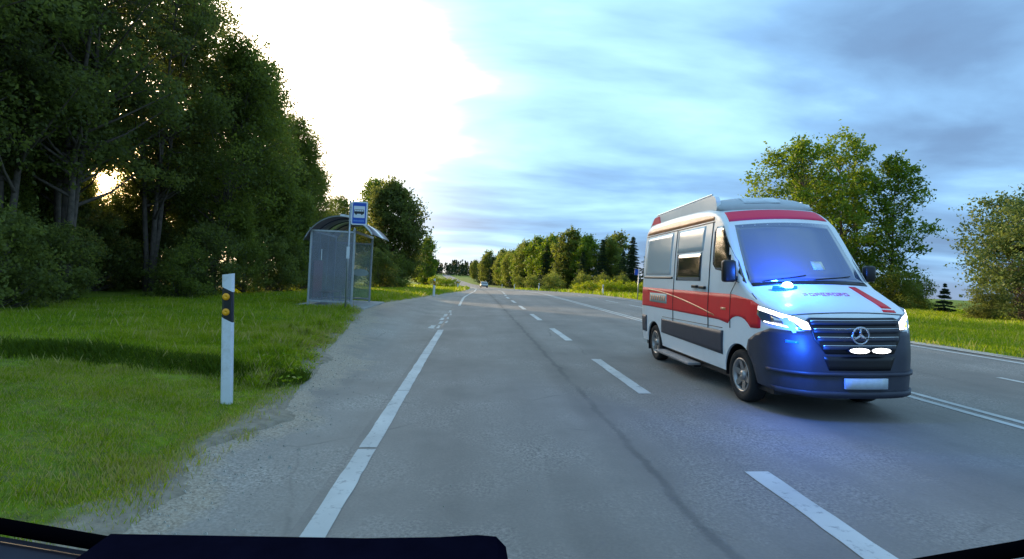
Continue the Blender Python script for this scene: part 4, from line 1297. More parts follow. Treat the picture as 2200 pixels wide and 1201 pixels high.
class Van:
    """body surface of the ambulance: x across, y back from the nose, z up"""
    PW = ([0.0, 0.06, 0.14, 0.26, 0.42, 0.62, 1.0, 5.0, 5.32, 5.4], [0.56, 0.68, 0.765, 0.83, 0.868, 0.888, 0.90, 0.90, 0.885, 0.85])
    TZ = ([0.28, 0.45, 0.7, 1.2, 1.5, 1.8, 2.1, 2.4, 2.62, 2.8], [0.955, 0.985, 1.0, 1.0, 0.985, 0.965, 0.94, 0.905, 0.87, 0.80])
    TY = [0.0, 0.03, 0.07, 0.13, 0.20, 0.32, 0.55, 0.80, 0.95, 1.25, 1.52, 1.66, 1.78, 1.95, 2.2, 2.7, 3.6, 4.8, 5.2, 5.34, 5.4]
    TT = [0.80, 0.95, 1.09, 1.19, 1.245, 1.305, 1.40, 1.515, 1.62, 2.02, 2.39, 2.515, 2.60, 2.685, 2.75, 2.80, 2.82, 2.80, 2.76, 2.68, 2.55]

    def wp(s, y): return float(np.interp(y, *s.PW))
    def tz(s, z): return float(np.interp(z, *s.TZ))
    def top(s, y): return float(np.interp(y, s.TY, s.TT))
    def invtop(s, z): return float(np.interp(z, s.TT[:18], s.TY[:18]))
    def rr(s, y): return float(np.interp(y, [0, 0.2, 0.8, 1.0, 1.6, 2.0, 2.6], [0.05, 0.06, 0.06, 0.055, 0.06, 0.12, 0.17]))
    def bow(s, x, y): return -float(np.interp(y, [0, 1.6, 2.3], [0.13, 0.13, 0.0])) * max(0.0, 1 - (x / 0.9) ** 2)

    def W(s, y, z):
        """half width of the side at (y, z) with the rounded upper corner"""
        w = s.wp(y) * s.tz(z); t = s.top(y); r = s.rr(y)
        if z > t - r:
            k = min(1.0, (z - (t - r)) / r); w -= r * (1 - math.sqrt(max(0, 1 - k * k)))
        return w

    def side(s, y, z, sg, off=0.0):
        return (sg * (s.W(y, z) + off), y + s.bow(s.W(y, z), y), z)

    def topp(s, y, fx, off=0.0):
        t = s.top(y); w = s.wp(y) * s.tz(t) - s.rr(y) * 0.8
        x = fx * w
        z = t + 0.035 * (1 - fx * fx)
        dy = 0.02
        dz = s.top(y + dy) - s.top(y - dy)
        n = Vector((0, -dz, 2 * dy)).normalized()
        return (x, y + s.bow(x, y) + n.y * off, z + n.z * off)

    def plan(s, q):
        """plan outline of the nose by arc length q from the middle: (x, y, nx, ny)"""
        sg = 1 if q >= 0 else -1
        a = abs(q)
        if not hasattr(s, '_pl'):
            pts = [(x, s.bow(x, 0.0)) for x in np.linspace(0, 0.56, 12)] + [(s.wp(y), y + s.bow(s.wp(y), y)) for y in np.linspace(0.02, 1.2, 50)]
            pts = np.array(pts); d = np.concatenate([[0], np.cumsum(np.hypot(*np.diff(pts, axis=0).T))])
            s._pl = (pts, d)
        pts, d = s._pl
        x = float(np.interp(a, d, pts[:, 0])); y = float(np.interp(a, d, pts[:, 1]))
        e = 0.03
        tx = float(np.interp(a + e, d, pts[:, 0]) - np.interp(max(0, a - e), d, pts[:, 0])); ty = float(np.interp(a + e, d, pts[:, 1]) - np.interp(max(0, a - e), d, pts[:, 1]))
        ln = math.hypot(tx, ty) + 1e-9
        return sg * x, y, sg * ty / ln, -tx / ln

    def front(s, q, z, off=0.0):
        x, y, nx, ny = s.plan(q)
        k = max(0.0, 1 - max(0, abs(q) - 0.45) / 0.6)
        sb = s.invtop(z) if z > 0.8 else 0.0
        f = s.tz(z)
        return (x * f + nx * off, y + sb * k + ny * off, z)


V = Van()


def patch(name, poly, fn, parent, mat, step=(0.08, 0.08), off=0.004, thick=0.010, smooth=True):
    bm = bmesh.new()
    f = bm.faces.new([bm.verts.new((a, b, 0)) for a, b in poly])
    A = [p[0] for p in poly]; B = [p[1] for p in poly]
    for ax, lo, hi, st in ((0, min(A), max(A), step[0]), (1, min(B), max(B), step[1])):
        n = int((hi - lo) / st)
        for i in range(1, n + 1):
            c = lo + (hi - lo) * i / (n + 1)
            co = (c, 0, 0) if ax == 0 else (0, c, 0); no = (1, 0, 0) if ax == 0 else (0, 1, 0)
            bmesh.ops.bisect_plane(bm, geom=bm.verts[:] + bm.edges[:] + bm.faces[:], plane_co=co, plane_no=no, dist=1e-6)
    bm.verts.index_update()
    vs = [(v.co.x, v.co.y) for v in bm.verts]
    n = len(vs)
    top = [fn(a, b, off) for a, b in vs]; bot = [fn(a, b, off - thick) for a, b in vs]
    fs = [tuple(v.index for v in f.verts) for f in bm.faces]
    fs2 = [tuple(i + n for i in f[::-1]) for f in fs]
    rim = []
    for e in bm.edges:
        if len(e.link_faces) == 1:
            a, b = e.verts[0].index, e.verts[1].index
            rim.append((a, b, b + n, a + n))
    bm.free()
    o = mk(name, top + bot, fs + fs2 + rim, mat, parent)
    if smooth:
        me = o.data
        me.polygons.foreach_set('use_smooth', [True] * (2 * len(fs)) + [False] * len(rim))
    return o


amb_loc = road_frame(4.44, 6.32)
amb = thing('ambulance', 'white ambulance van with red stripes and a flashing blue light driving towards the camera', 'ambulance', amb_loc, (0, -RO, math.radians(-0.9)))

amb.scale = (0.965, 1.0, 1.0)
# body shell
ysta = sorted(set(V.TY + [0.4, 0.47, 0.68, 1.1, 1.38, 1.45, 2.4, 3.0, 3.3, 4.0, 4.4, 5.0, 5.28]))
vs, rings = [], []
NZ, NC, NT = 16, 6, 9
for y in ysta:
    t, r = V.top(y), V.rr(y)
    ring = []
    zs = list(np.linspace(0.34, t - r, NZ))
    for z in zs:
        ring.append((V.W(y, z), z))
    for k in range(1, NC + 1):
        a = math.pi / 2 * k / NC
        z = t - r + r * math.sin(a)
        ring.append((V.wp(y) * V.tz(t - r) - r * (1 - math.cos(a)), z))
    x_e = ring[-1][0]
    for k in range(1, NT):
        fx = 1 - 2 * k / NT
        ring.append((x_e * fx, t + 0.035 * (1 - fx * fx)))
    half = ring[:NZ + NC]
    full = ring + [(-x, z) for x, z in half[::-1]]
    idx = []
    for x, z in full:
        idx.append(len(vs)); vs.append((x, y + V.bow(x, y), z))
    rings.append(idx)
fs = []
m_ = len(rings[0])
for a, b in zip(rings, rings[1:]):
    for k in range(m_):
        fs.append((a[k], a[(k + 1) % m_], b[(k + 1) % m_], b[k]))
fs.append(tuple(rings[0][::-1])); fs.append(tuple(rings[-1]))
body = mk('body', vs, fs, 'van_white', amb, True)
FA, RA, WR = 0.95, 4.50, 0.348
for yy in (FA, RA):                                   # wheel-arch openings
    cut = MB()
    cut.tube([(-1.3, yy, WR), (1.3, yy, WR)], 0.425, 40)
    co_ = cut.build('cutter', 'van_black', amb)
    md = body.modifiers.new('b', 'BOOLEAN'); md.operation = 'DIFFERENCE'; md.solver = 'EXACT'; md.object = co_
    bpy.context.view_layer.update()
    dg = bpy.context.evaluated_depsgraph_get()
    nm_ = bpy.data.meshes.new_from_object(body.evaluated_get(dg))
    body.modifiers.clear(); body.data = nm_
    bpy.data.objects.remove(co_)
body.data.polygons.foreach_set('use_smooth', [True] * len(body.data.polygons))
es = body.modifiers.new('edges', 'EDGE_SPLIT'); es.split_angle = math.radians(38)
for yy in (FA, RA):
    for sg in (-1, 1):
        mb = MB()
        pts = [(yy + 0.418 * math.cos(a), WR + 0.418 * math.sin(a)) for a in np.linspace(-0.15, math.pi + 0.15, 22)]
        for (a, b), (c, d) in zip(pts, pts[1:]):
            x0_, x1_ = sg * 0.50, sg * 0.872
            mb.add([(x0_, a, b), (x1_, a, b), (x1_, c, d), (x0_, c, d)], [(0, 1, 2, 3)])
        mb.prism([(p[0], p[1]) for p in pts], 'x', sg * 0.50, sg * 0.52)
        mb.build('wheel_arch_liner', 'van_black', amb, True)
mb = MB(); mb.box(-0.80, 0.80, 0.25, 5.25, 0.24, 0.339); mb.build('underbody', 'van_black', amb)


def arc(yc, r, a0, a1, n=14):
    return [(yc + r * math.cos(math.radians(a)), WR + r * math.sin(math.radians(a))) for a in np.linspace(a0, a1, n)]


S = lambda sg: (lambda y, z, off=0.0: V.side(y, z, sg, off))
for sg in (-1, 1):
    f = S(sg)
    # red waist stripe, dipping over the front wheel to the headlamp
    patch('red_stripe', [(0.42, 1.30), (0.62, 1.37), (1.1, 1.43), (5.34, 1.44), (5.34, 1.05), (4.85, 1.06), (4.6, 1.06), (1.55, 1.05)] +
          [(0.95 + 0.40 * math.cos(math.radians(a)), 0.80 + 0.34 * math.sin(math.radians(a))) for a in np.linspace(40, 140, 9)] + [(0.50, 1.02), (0.44, 1.03)], f, amb, 'van_red', off=0.0045)
    # thin pale curve sweeping through the stripe
    cv = [(4.9 - 3.2 * t, 1.41 - 0.30 * t ** 1.7) for t in np.linspace(0, 1, 16)]
    patch('stripe_curve', cv + [(a, b - 0.022) for a, b in cv[::-1]], f, amb, 'van_orange', off=0.0075, step=(0.2, 0.2))
    patch('stripe_lettering_panel', [(3.75, 1.16), (4.75, 1.16), (4.75, 1.34), (3.75, 1.34)], f, amb, 'sticker', off=0.0075)
    for k in range(7):
        a = 3.84 + 0.125 * k
        patch('lettering', [(a, 1.20), (a + 0.075, 1.20), (a + 0.075, 1.30), (a, 1.30)], f, amb, 'van_orange', off=0.0105)
    # grey rubbing panel and the seam over it
    patch('side_cladding', [(1.43, 0.56)] + arc(FA, 0.475, 26, 55, 5) [0:0] + [(1.40, 0.90), (4.03, 0.86), (4.05, 0.60)], f, amb, 'van_plastic', off=0.012, thick=0.016)
    patch('rear_cladding', [(4.98, 0.52), (5.37, 0.52), (5.37, 0.86), (4.96, 0.86)], f, amb, 'van_plastic', off=0.012, thick=0.016)
    patch('panel_seam', [(1.43, 0.935), (4.0, 0.895), (4.0, 0.905), (1.43, 0.945)], f, amb, 'van_black', off=0.003)
    patch('wing_seam', [(0.55, 1.385), (0.56, 1.385), (0.70, 1.46), (0.69, 1.46)], f, amb, 'van_black', off=0.003)
    patch('door_seam', [(1.185, 0.96), (1.197, 0.96), (1.197, 1.46), (1.185, 1.46)], f, amb, 'van_black', off=0.0075)
    patch('side_marker', [(1.32, 1.20), (1.47, 1.20), (1.47, 1.235), (1.32, 1.235)], f, amb, 'van_orange', off=0.012)
    # windows
    patch('cab_window', [(0.90, 1.585), (1.02, 1.60), (1.30, 1.64), (1.36, 1.74), (1.72, 1.78), (1.83, 1.86), (1.86, 2.34), (1.80, 2.42), (1.60, 2.42), (1.53, 2.35)], f, amb, 'van_glass', off=0.005)
    patch('door_seam', [(1.90, 0.60), (1.915, 0.60), (1.95, 2.50), (1.935, 2.50)], f, amb, 'van_black', off=0.0095)
    patch('door_seam', [(3.42, 0.60), (3.43, 0.60), (3.43, 2.50), (3.42, 2.50)], f, amb, 'van_black', off=0.0095)
    patch('door_seam', [(1.18, 1.46), (1.195, 1.46), (1.05, 1.62), (1.035, 1.62)], f, amb, 'van_black', off=0.003)
    patch('side_window_sky', [(2.22, 2.08), (3.34, 2.08), (3.36, 2.47), (2.20, 2.47)], f, amb, 'van_pale', off=0.005)  # upper part of the side window, sky reflection painted as a pale pane
    patch('side_window', [(2.25, 1.60), (3.32, 1.60), (3.32, 2.06), (2.25, 2.06)], f, amb, 'van_glass', off=0.005)
    patch('rear_window_frosted', [(3.62, 1.70), (5.12, 1.70), (5.16, 2.40), (5.08, 2.46), (3.66, 2.48), (3.62, 2.44)], f, amb, 'van_pale', off=0.005)
    patch('sliding_rail', [(3.50, 1.625), (5.25, 1.625), (5.25, 1.665), (3.50, 1.665)], f, amb, 'van_black', off=0.006)
    # high stripe under the gutter, sunset reflection put into its orange colour
    patch('gutter_stripe', [(1.92, 2.53), (5.25, 2.525), (5.25, 2.675), (2.12, 2.695), (1.98, 2.64)], f, amb, 'van_orange', off=0.005)
    patch('gutter_line', [(1.9, 2.495), (5.28, 2.49), (5.28, 2.508), (1.9, 2.513)], f, amb, 'van_black', off=0.004)
    # door handles
    for yy, zz_ in ((2.12, 1.50), (2.42, 1.51)):
        mb = MB(); x_ = V.W(yy, zz_); mb.box(sg * x_ + (0.0 if sg > 0 else -0.045), sg * x_ + (0.045 if sg > 0 else 0.0), yy - 0.10, yy + 0.10, zz_ - 0.022, zz_ + 0.022, 0.008); mb.build('door_handle', 'van_black', amb)
    # mirrors
    mb = MB(); xm = sg * (V.W(1.12, 1.66) + 0.115)
    mb.box(xm - 0.09, xm + (0.09 if sg < 0 else 0.05), 0.98, 1.10, 1.60, 1.90 if sg < 0 else 1.82, 0.035)
    mr = mb.build('mirror', 'van_black', amb, True)
    mb = MB(); mb.box(xm - 0.115 * (sg > 0) - 0.09 * (sg > 0), xm + 0.2 * (sg < 0), 1.02, 1.09, 1.62, 1.68, 0.01); mb.build('mirror_arm', 'van_black', mr)
    # wheels
    for yy in (FA, RA):
        w = bpy.data.objects.new('wheel', None); link(w, amb)
        w.location = (sg * 0.765, yy, WR)
        xo = 0.115 * sg
        tp = [(0.225, -0.10), (0.30, -0.112), (0.335, -0.10), (WR, -0.06), (WR, 0.06), (0.335, 0.10), (0.30, 0.112), (0.225, 0.10)]
        mb = MB(); mb.lathe([(r, a) for r, a in tp], 0, 0, 0, 'x', 40); mb.build('tyre', 'tyre', w, True)
        mb = MB(); mb.lathe([(0.228, -0.09), (0.228, 0.105), (0.205, 0.10), (0.195, 0.04), (0.195, -0.09)] if sg > 0 else [(0.228, 0.09), (0.228, -0.105), (0.205, -0.10), (0.195, -0.04), (0.195, 0.09)], 0, 0, 0, 'x', 36); mb.build('rim', 'rim_metal', w, True)
        mb = MB()
        for k in range(6):
            a = math.pi / 3 * k + 0.3
            u = Vector((0, math.cos(a), math.sin(a))); p = Vector((0, -math.sin(a), math.cos(a)))
            o_ = Vector((sg * 0.06, 0, 0)); i_ = Vector((sg * 0.03, 0, 0))
            q = [u * 0.05 + p * 0.045, u * 0.05 - p * 0.045, u * 0.198 - p * 0.032, u * 0.198 + p * 0.032]
            mb.add([v + o_ for v in q[:2]] + [v + o_ * 1.5 for v in q[2:]] + [v + i_ for v in q], [(0, 1, 2, 3), (7, 6, 5, 4), (0, 4, 5, 1), (1, 5, 6, 2), (2, 6, 7, 3), (3, 7, 4, 0)])
        mb.build('spokes', 'rim_metal', w)
        mb = MB(); mb.lathe([(0.001, sg * 0.02), (0.07, sg * 0.02), (0.062, sg * 0.085), (0.03, sg * 0.10), (0.001, sg * 0.10)], 0, 0, 0, 'x', 20); mb.build('hub', 'rim_metal', w, True)
        mb = MB(); mb.lathe([(0.001, sg * -0.02), (0.19, sg * -0.02), (0.19, sg * 0.005), (0.001, sg * 0.005)], 0, 0, 0, 'x', 24); mb.build('brake_disc', 'van_black', w)
# mud flaps behind the rear wheels, step under the near side door
for sg in (-1, 1):
    mb = MB(); mb.box(sg * 0.86 - 0.12 * (sg > 0), sg * 0.86 + 0.12 * (sg < 0), 4.955, 4.975, 0.16, 0.52); mb.build('mud_flap', 'van_black', amb)
    mb = MB(); mb.box(sg * 0.88 - (0.05 if sg > 0 else 0.22 - 0.05), sg * 0.88 + (0.17 if sg > 0 else 0.05), 2.35, 4.0, 0.245, 0.285, 0.01); st_ = mb.build('side_step', 'step_metal', amb)
    for yy in (2.6, 3.75):
        mb = MB(); mb.box(sg * 0.80 - 0.06, sg * 0.80 + 0.06, yy - 0.03, yy + 0.03, 0.18, 0.243); mb.build('step_bracket', 'van_black', st_)

# windscreen, wipers, papers on the dash
patch('windscreen', [(0.90, -0.93), (0.90, 0.93), (1.54, 0.90), (1.54, -0.90)], lambda y, fx, off=0.0: V.topp(y, fx, off), amb, 'van_windscreen', step=(0.07, 0.12), off=0.004)
patch('scuttle', [(0.835, -0.93), (0.835, 0.93), (0.893, 0.93), (0.893, -0.93)], lambda y, fx, off=0.0: V.topp(y, fx, off), amb, 'van_black', step=(0.05, 0.12), off=0.006)
for a, b in ((-0.75, -0.05), (0.05, 0.72)):
    mb = MB(); p = [V.topp(0.90 + 0.07 * t, a + (b - a) * t, 0.018) for t in np.linspace(0, 1, 6)]; mb.tube(p, 0.007, 5); mb.build('wiper', 'van_black', amb)
patch('dash_paper', [(1.03, 0.14), (1.03, 0.34), (1.115, 0.335), (1.115, 0.145)], lambda y, fx, off=0.0: V.topp(y, fx, off), amb, 'van_pale', off=0.007)
# red band over the windscreen
patch('brow_stripe', [(1.615, -0.97), (1.615, 0.97), (1.85, 0.985), (1.85, -0.985)], lambda y, fx, off=0.0: V.topp(y, fx, off), amb, 'van_pink', step=(0.05, 0.1), off=0.005)
# roof fairing with the light bar, rails, hatch
mb = MB()
prof_ = [(1.93, 2.70), (2.02, 2.80), (2.20, 2.875), (2.45, 2.90), (2.75, 2.885), (2.95, 2.84), (2.95, 2.76), (1.95, 2.665)]
nv = len(prof_)
xs_ = [-0.73, -0.64, -0.3, 0, 0.3, 0.60, 0.73]
sc_ = [0.45, 0.9, 1.1, 1.12, 1.05, 0.85, 0.35]
vv, ff = [], []
for x, q in zip(xs_, sc_):
    for (y, z) in prof_:
        vv.append((x, y + V.bow(x, 1.5), 2.70 + (z - 2.70) * q))
for i in range(len(xs_) - 1):
    for k in range(nv):
        ff.append((i * nv + k, i * nv + (k + 1) % nv, (i + 1) * nv + (k + 1) % nv, (i + 1) * nv + k))
ff.append(tuple(range(nv))); ff.append(tuple(range(len(vv) - 1, len(vv) - 1 - nv, -1)))
lb_ = mk('roof_light_bar', vv, ff, 'roof_grey', amb, True)
for a, b in ((-0.34, 0.22),):
    vv = []
    for x in np.linspace(a, b, 5):
        for y, z in ((2.00, 2.782), (2.10, 2.838), (2.22, 2.888)):
            vv.append((x, y + V.bow(x, 1.5) - 0.004, z + 0.012))
    ff = [(i * 3 + k, i * 3 + k + 1, i * 3 + k + 4, i * 3 + k + 3) for i in range(4) for k in range(2)]
    mk('light_bar_lens', vv, ff, 'van_pale', lb_, True)
mb = MB(); mb.box(-0.20, 0.34, 2.95, 3.6, 2.80, 2.93, 0.03); mb.build('roof_vent', 'van_black', amb)
for sg in (-1, 1):
    # side fairing panel standing along the roof edge
    xe_ = sg * 0.70
    mb = MB()
    ht = 0.0 if sg < 0 else 0.13
    pf = [(1.98, 2.74), (2.00, 2.84 - ht * 0.5), (2.06, 2.915 - ht), (2.16, 2.94 - ht), (4.80, 2.90 - ht), (5.0, 2.86 - ht), (5.22, 2.72), (5.22, 2.66), (2.0, 2.69)]
    mb.prism(pf, 'x', xe_ - 0.035, xe_ + 0.035)
    fr_ = mb.build('roof_side_fairing', 'van_white', amb)
    mb = MB(); mb.tube([(xe_ + sg * 0.02, 2.16, 2.958 - ht), (xe_ + sg * 0.02, 4.80, 2.918 - ht)], 0.014, 6); mb.build('fairing_rail', 'chrome', fr_)
    mb = MB(); mb.prism([(4.55, 2.74), (4.62, 2.885), (4.93, 2.875), (5.12, 2.74)], 'x', xe_ + sg * 0.0355 if sg > 0 else xe_ - 0.0395, xe_ + 0.0395 if sg > 0 else xe_ - 0.0355); mb.build('rear_beacon_lens', 'van_pink', fr_)

# bonnet decals
tp_ = lambda y, fx, off=0.0: V.topp(y, fx, off)
patch('bonnet_stripe', [(0.26, 0.62), (0.26, 0.80), (0.80, 0.66), (0.80, 0.54)], tp_, amb, 'van_red', step=(0.06, 0.08), off=0.005)
patch('bonnet_stripe_block', [(0.185, 0.60), (0.185, 0.84), (0.225, 0.83), (0.225, 0.60)], tp_, amb, 'van_red', step=(0.06, 0.08), off=0.005)
patch('bonnet_gap', [(0.155, -0.98), (0.155, 0.98), (0.166, 0.98), (0.166, -0.98)], tp_, amb, 'van_black', step=(0.06, 0.08), off=0.004)
a = -0.36
g = np.random.default_rng(8)
for k in range(8):         # a word in red outline capitals, blurred past reading
    w_ = 0.085
    for (p0, p1, q0, q1) in (((0.0, 0.018, 0, 1)), ((0.018, w_ - 0.012, 0.82, 1)), ((0.018, w_ - 0.012, 0.0, 0.18)) if k % 2 else ((0.018, w_ - 0.012, 0.42, 0.58)), ((w_ - 0.03, w_ - 0.012, 0.2, 0.8)) if k % 3 else ((w_ - 0.05, w_ - 0.03, 0.2, 0.8))):
        y0_, y1_ = 0.55 + 0.075 * q0, 0.55 + 0.075 * q1
        patch('bonnet_letter', [(y0_, a + p0), (y0_, a + p1), (y1_, a + p1), (y1_, a + p0)], tp_, amb, 'letter_pink', off=0.004, step=(0.2, 0.2), thick=0.006)
    a += w_ + 0.005

# nose: bumper, grille, lamps
FR = lambda q, z, off=0.0: V.front(q, z, off)
QW = 1.135
def qy(yv):
    q = 0.3
    while V.plan(q)[1] < yv:
        q += 0.005
    return q


eg = [(qy(0.50), 0.33), (qy(0.525), 0.45), (qy(0.58), 0.58), (qy(0.66), 0.68), (qy(0.70), 0.74), (qy(0.66), 0.86), (qy(0.50), 0.955)]
bump = [(-0.9, 0.30), (-0.4, 0.28), (0.4, 0.28), (0.9, 0.30)] + eg + [(1.0, 1.045), (0.60, 1.035), (0.44, 1.045), (-0.44, 1.045), (-0.60, 1.035), (-1.0, 1.045)] + [(-a, b) for a, b in eg[::-1]]
patch('bumper', bump, FR, amb, 'van_plastic', step=(0.07, 0.06), off=0.022, thick=0.05)
patch('bumper_crease', [(-1.05, 0.535), (1.05, 0.535), (1.05, 0.575), (-1.05, 0.575)], FR, amb, 'van_plastic', step=(0.07, 0.06), off=0.045, thick=0.04)
patch('bumper_lip', [(-0.95, 0.30), (0.95, 0.30), (1.0, 0.36), (-1.0, 0.36)], FR, amb, 'van_plastic', step=(0.07, 0.06), off=0.045, thick=0.04)
patch('lower_intake', [(-0.36, 0.60), (0.36, 0.60), (0.42, 0.76), (-0.42, 0.76)], FR, amb, 'van_black', step=(0.07, 0.06), off=0.026)
patch('grille_backing', [(-0.40, 0.79), (0.40, 0.79), (0.50, 0.95), (0.545, 1.17), (0.50, 1.195), (-0.50, 1.195), (-0.545, 1.17), (-0.50, 0.95)], FR, amb, 'van_black', step=(0.06, 0.06), off=0.030, thick=0.03)
for z_, hw in ((0.86, 0.42), (0.955, 0.47), (1.05, 0.50), (1.14, 0.515)):
    patch('grille_slat', [(-hw, z_ - 0.020), (hw, z_ - 0.020), (hw, z_ + 0.020), (-hw, z_ + 0.020)], FR, amb, 'van_plastic', step=(0.08, 0.05), off=0.052, thick=0.024)
    patch('grille_slat_trim', [(-hw, z_ + 0.0205), (hw, z_ + 0.0205), (hw, z_ + 0.0305), (-hw, z_ + 0.0305)], FR, amb, 'chrome', step=(0.08, 0.05), off=0.055, thick=0.02)
ex, ey, ez = V.front(0.0, 1.0, 0.062)
mb = MB()
ring_ = [(ex + 0.095 * math.cos(a), ey, ez + 0.095 * math.sin(a)) for a in np.linspace(0, 2 * math.pi, 25)]
mb.tube(ring_, 0.011, 6, cap=False)
for k in range(3):
    a = math.pi / 2 + 2 * math.pi * k / 3
    mb.tube([(ex, ey, ez), (ex + 0.094 * math.cos(a), ey, ez + 0.094 * math.sin(a))], [0.020, 0.006], 6)
mb.build('grille_emblem', 'chrome', amb, True)
for sg in (-1, 1):
    fr2 = (lambda s_g: (lambda q, z, off=0.0: V.front(q * s_g, z, off)))(sg)
    hl = patch('headlamp', [(0.475, 1.055), (0.56, 1.045), (1.12, 1.115), (1.235, 1.20), (1.22, 1.315), (0.95, 1.275), (0.66, 1.205), (0.52, 1.14)], fr2, amb, 'lamp_lens', step=(0.05, 0.05), off=0.016, thick=0.03)
    patch('daytime_light', [(0.485, 1.060), (0.60, 1.060), (0.64, 1.10), (0.70, 1.155), (0.95, 1.215), (1.21, 1.262), (1.205, 1.305), (0.95, 1.265), (0.66, 1.198), (0.525, 1.135)], fr2, hl, 'lamp_lit', step=(0.05, 0.05), off=0.021, thick=0.006)
    patch('lower_light', [(0.66, 1.062), (1.10, 1.118), (1.10, 1.130), (0.66, 1.076)], fr2, hl, 'lamp_lit', step=(0.05, 0.05), off=0.021, thick=0.006)
    if sg > 0:
        patch('dipped_beam', [(0.60, 1.075), (0.95, 1.12), (0.95, 1.195), (0.72, 1.14)], fr2, hl, 'lamp_yellow', step=(0.05, 0.05), off=0.020, thick=0.005)
    else:
        patch('projector_lens', [(0.78, 1.10), (0.98, 1.125), (0.98, 1.195), (0.80, 1.15)], fr2, hl, 'chrome', step=(0.05, 0.05), off=0.019, thick=0.005)
for cx_ in (-0.05, 0.20):
    patch('strobe_bezel', [(cx_ + 0.124 * math.cos(a), 0.835 + 0.046 * math.sin(a)) for a in np.linspace(0, 2 * math.pi, 21)[:-1]], FR, amb, 'van_black', step=(0.06, 0.03), off=0.082, thick=0.05)
    patch('grille_strobe', [(cx_ + 0.108 * math.cos(a), 0.835 + 0.028 * math.sin(a)) for a in np.linspace(0, 2 * math.pi, 21)[:-1]], FR, amb, 'strobe_white', step=(0.06, 0.03), off=0.092, thick=0.05)
patch('number_plate', [(-0.20, 0.395), (0.30, 0.395), (0.30, 0.515), (-0.20, 0.515)], FR, amb, 'plate', step=(0.1, 0.1), off=0.062, thick=0.03)

# blue beacon on the bonnet by the windscreen, and a blue light and lens added to make the bumper glow
bp_ = V.topp(0.74, -0.52, 0.0)
bc = MB()
for (z0_, z1_, ra, rb) in ((0.0, 0.02, 1.0, 1.0),):
    n = 24
    bot = [(bp_[0] + 0.175 * math.cos(a), bp_[1] + 0.05 * math.sin(a), bp_[2] - 0.02) for a in np.linspace(0, 2 * math.pi, n + 1)[:-1]]
    mid = [(bp_[0] + 0.165 * math.cos(a), bp_[1] + 0.045 * math.sin(a), bp_[2] + 0.045) for a in np.linspace(0, 2 * math.pi, n + 1)[:-1]]
    bc.add(bot + mid, [(i, (i + 1) % n, n + (i + 1) % n, n + i) for i in range(n)] + [tuple(range(n, 2 * n)), tuple(range(n))[::-1]])
bcn = bc.build('blue_beacon', 'beacon_blue', amb, True)
mb = MB(); mb.lathe([(0.001, 0.0), (0.062, 0.0), (0.066, 0.025), (0.055, 0.055), (0.03, 0.07), (0.001, 0.074)], bp_[0] + 0.02, bp_[1] - 0.02, bp_[2] + 0.02, 'z', 20)
mb.build('beacon_flash', 'beacon_core', bcn, True)
for nm_, p_, e_, rad in (('beacon_light', (bp_[0] + 0.02, bp_[1] - 0.12, bp_[2] + 0.24), 34.0, 0.05), ('added_blue_light', (-0.80, -0.26, 0.92), 24.0, 0.08)):
    ld = bpy.data.lights.new(nm_, 'POINT'); ld.energy = e_; ld.color = (0.02, 0.14, 1.0); ld.shadow_soft_size = rad
    lo_ = bpy.data.objects.new(nm_, ld); link(lo_, amb); lo_.location = p_
patch('added_blue_lens', [(-0.80, 0.90), (-0.66, 0.895), (-0.66, 0.925), (-0.80, 0.93)], FR, amb, 'beacon_blue', step=(0.04, 0.04), off=0.032, thick=0.02)  # lens added to carry the blue bumper glow

# ------------------------------------------------------------------ distant car
yc = 139
xc_, zc_ = 3.0, float(H(3.0, yc))
dc = thing('car', 'small silver estate car far down the road', 'car', (xc_, yc, zc_), (0, 0, math.radians(4)))
prof = [(-2.1, 0.3), (-2.15, 0.65), (-2.05, 0.85), (-1.1, 0.98), (-0.45, 1.42), (0.2, 1.5), (1.5, 1.45), (2.05, 1.0), (2.12, 0.6), (2.05, 0.3)]
mb = MB(); vv = []
for w_, sc2 in ((-0.86, 1.0), (-0.9, 0.9), (0.9, 0.9), (0.86, 1.0)):
    for (y, z) in prof:
        ww = w_ * (1 - 0.16 * max(0, (z - 0.9) / 0.6)); vv.append((ww, y, z))
np_ = len(prof); ff = [tuple(range(np_)), tuple(range(4 * np_ - 1, 3 * np_ - 1, -1))]
for i in range(3):
    for k in range(np_):
        ff.append((i * np_ + k, i * np_ + (k + 1) % np_, (i + 1) * np_ + (k + 1) % np_, (i + 1) * np_ + k))
mb.add(vv, ff); mb.build('body', 'silver_paint', dc)
mb = MB(); mb.add([(-.72, -1.09, 1.0), (.72, -1.09, 1.0), (.66, -.5, 1.40), (-.66, -.5, 1.40)], [(0, 1, 2, 3)]); mb.v = [(x, y - .03, z + .015) for x, y, z in mb.v]; mb.build('windscreen', 'van_glass', dc)
for sg in (-1, 1):
    mb = MB(); mb.add([(sg * .885, -.95, .98), (sg * .885, 1.75, .98), (sg * .80, 1.4, 1.38), (sg * .80, -.4, 1.38)], [(0, 1, 2, 3)]); mb.build('side_window', 'van_glass', dc)
    mb = MB(); mb.box(sg * .72 - .14, sg * .72 + .14, -2.18, -2.05, .66, .8, .02); mb.build('headlamp', 'chrome', dc)
    for yy in (-1.3, 1.3):
        mb = MB(); mb.lathe([(0.001, -.1), (.30, -.1), (.32, 0), (.30, .1), (.001, .1)], sg * .82, yy, .32, 'x', 18); mb.build('wheel', 'tyre', dc, True)
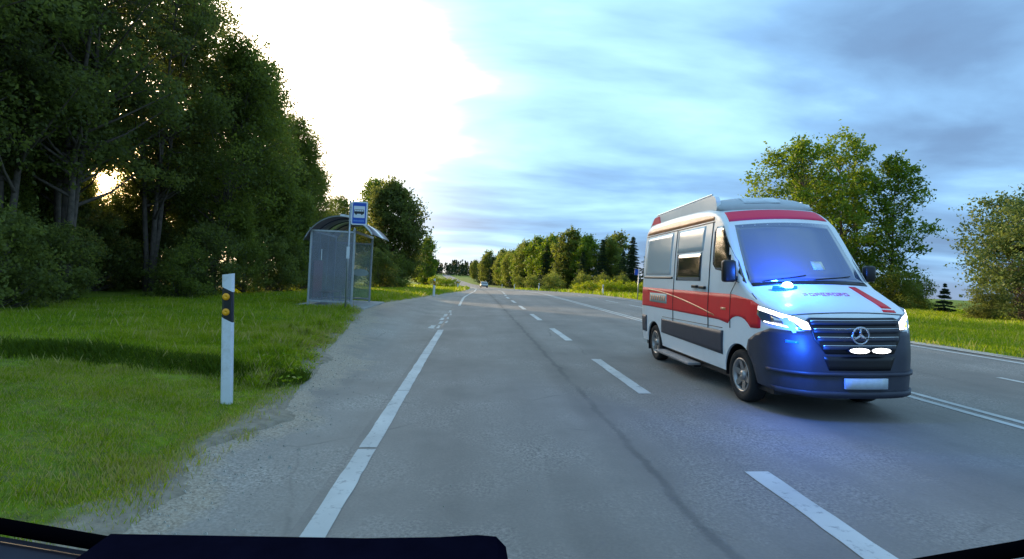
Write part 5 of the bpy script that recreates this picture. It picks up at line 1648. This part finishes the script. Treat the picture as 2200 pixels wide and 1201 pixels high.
mb = MB(); mb.box(-.75, .75, -2.2, -2.1, .3, .55, .02); mb.build('bumper', 'van_plastic', dc)

# ------------------------------------------------------------------ the camera car's own rear window ledge
cc = thing('camera_car_tail', 'dark rear window ledge and roller of the camera car along the bottom edge', 'car', road_frame(0, 0), (0, -RO, 0))
mb = MB()
lp = [(-0.335, 1.4600), (-0.10, 1.4560), (-0.03, 1.4570), (0.005, 1.4590), (0.022, 1.4575), (0.031, 1.448), (0.034, 1.43), (0.034, 1.38), (-0.345, 1.38), (-0.345, 1.452)]
mb.prism(lp, 'y', 0.30, 0.50)
mb.build('luggage_roller', 'cabin_dark', cc)
arcp = [(-0.75, 1.500), (-0.62, 1.473), (-0.481, 1.444), (-0.363, 1.424), (-0.244, 1.405), (-0.1, 1.39), (0.1, 1.383), (0.3, 1.390), (0.45, 1.402), (0.56, 1.421), (0.70, 1.452), (0.80, 1.48)]
mb = MB(); mb.tube([(x, 0.55, z) for x, z in arcp], 0.0075, 8); tr_ = mb.build('window_seal', 'cabin_trim', cc, True)
mb = MB(); mb.tube([(x, 0.541, z - 0.011) for x, z in arcp[:7]], 0.0009, 5); mb.build('seal_highlight', 'cabin_highlight', tr_)  # thin reddish highlight along the seal, put in as a coloured bead
mb = MB()
for (xa, z_a), (xb, z_b) in zip(arcp, arcp[1:]):
    mb.add([(xa, 0.552, z_a - .012), (xb, 0.552, z_b - .012), (xb, 0.60, 0.45), (xa, 0.60, 0.45), (xa, 0.28, z_a - .05), (xb, 0.28, z_b - .05), (xb, 0.28, 0.45), (xa, 0.28, 0.45)],
           [(0, 1, 2, 3), (0, 4, 5, 1), (4, 7, 6, 5), (3, 2, 6, 7)])
mb.build('tailgate', 'cabin_grey', cc)
mb = MB(); mb.box(-0.72, 0.76, 0.2, 0.66, 0.32, 0.449, 0.04); mb.build('bumper', 'van_plastic', cc)
for sg in (-0.66, 0.70):
    mb = MB(); mb.lathe([(0.001, -.1), (.31, -.1), (.33, 0), (.31, .1), (.001, .1)], sg, -0.12, .33, 'x', 24); mb.build('wheel', 'tyre', cc, True)
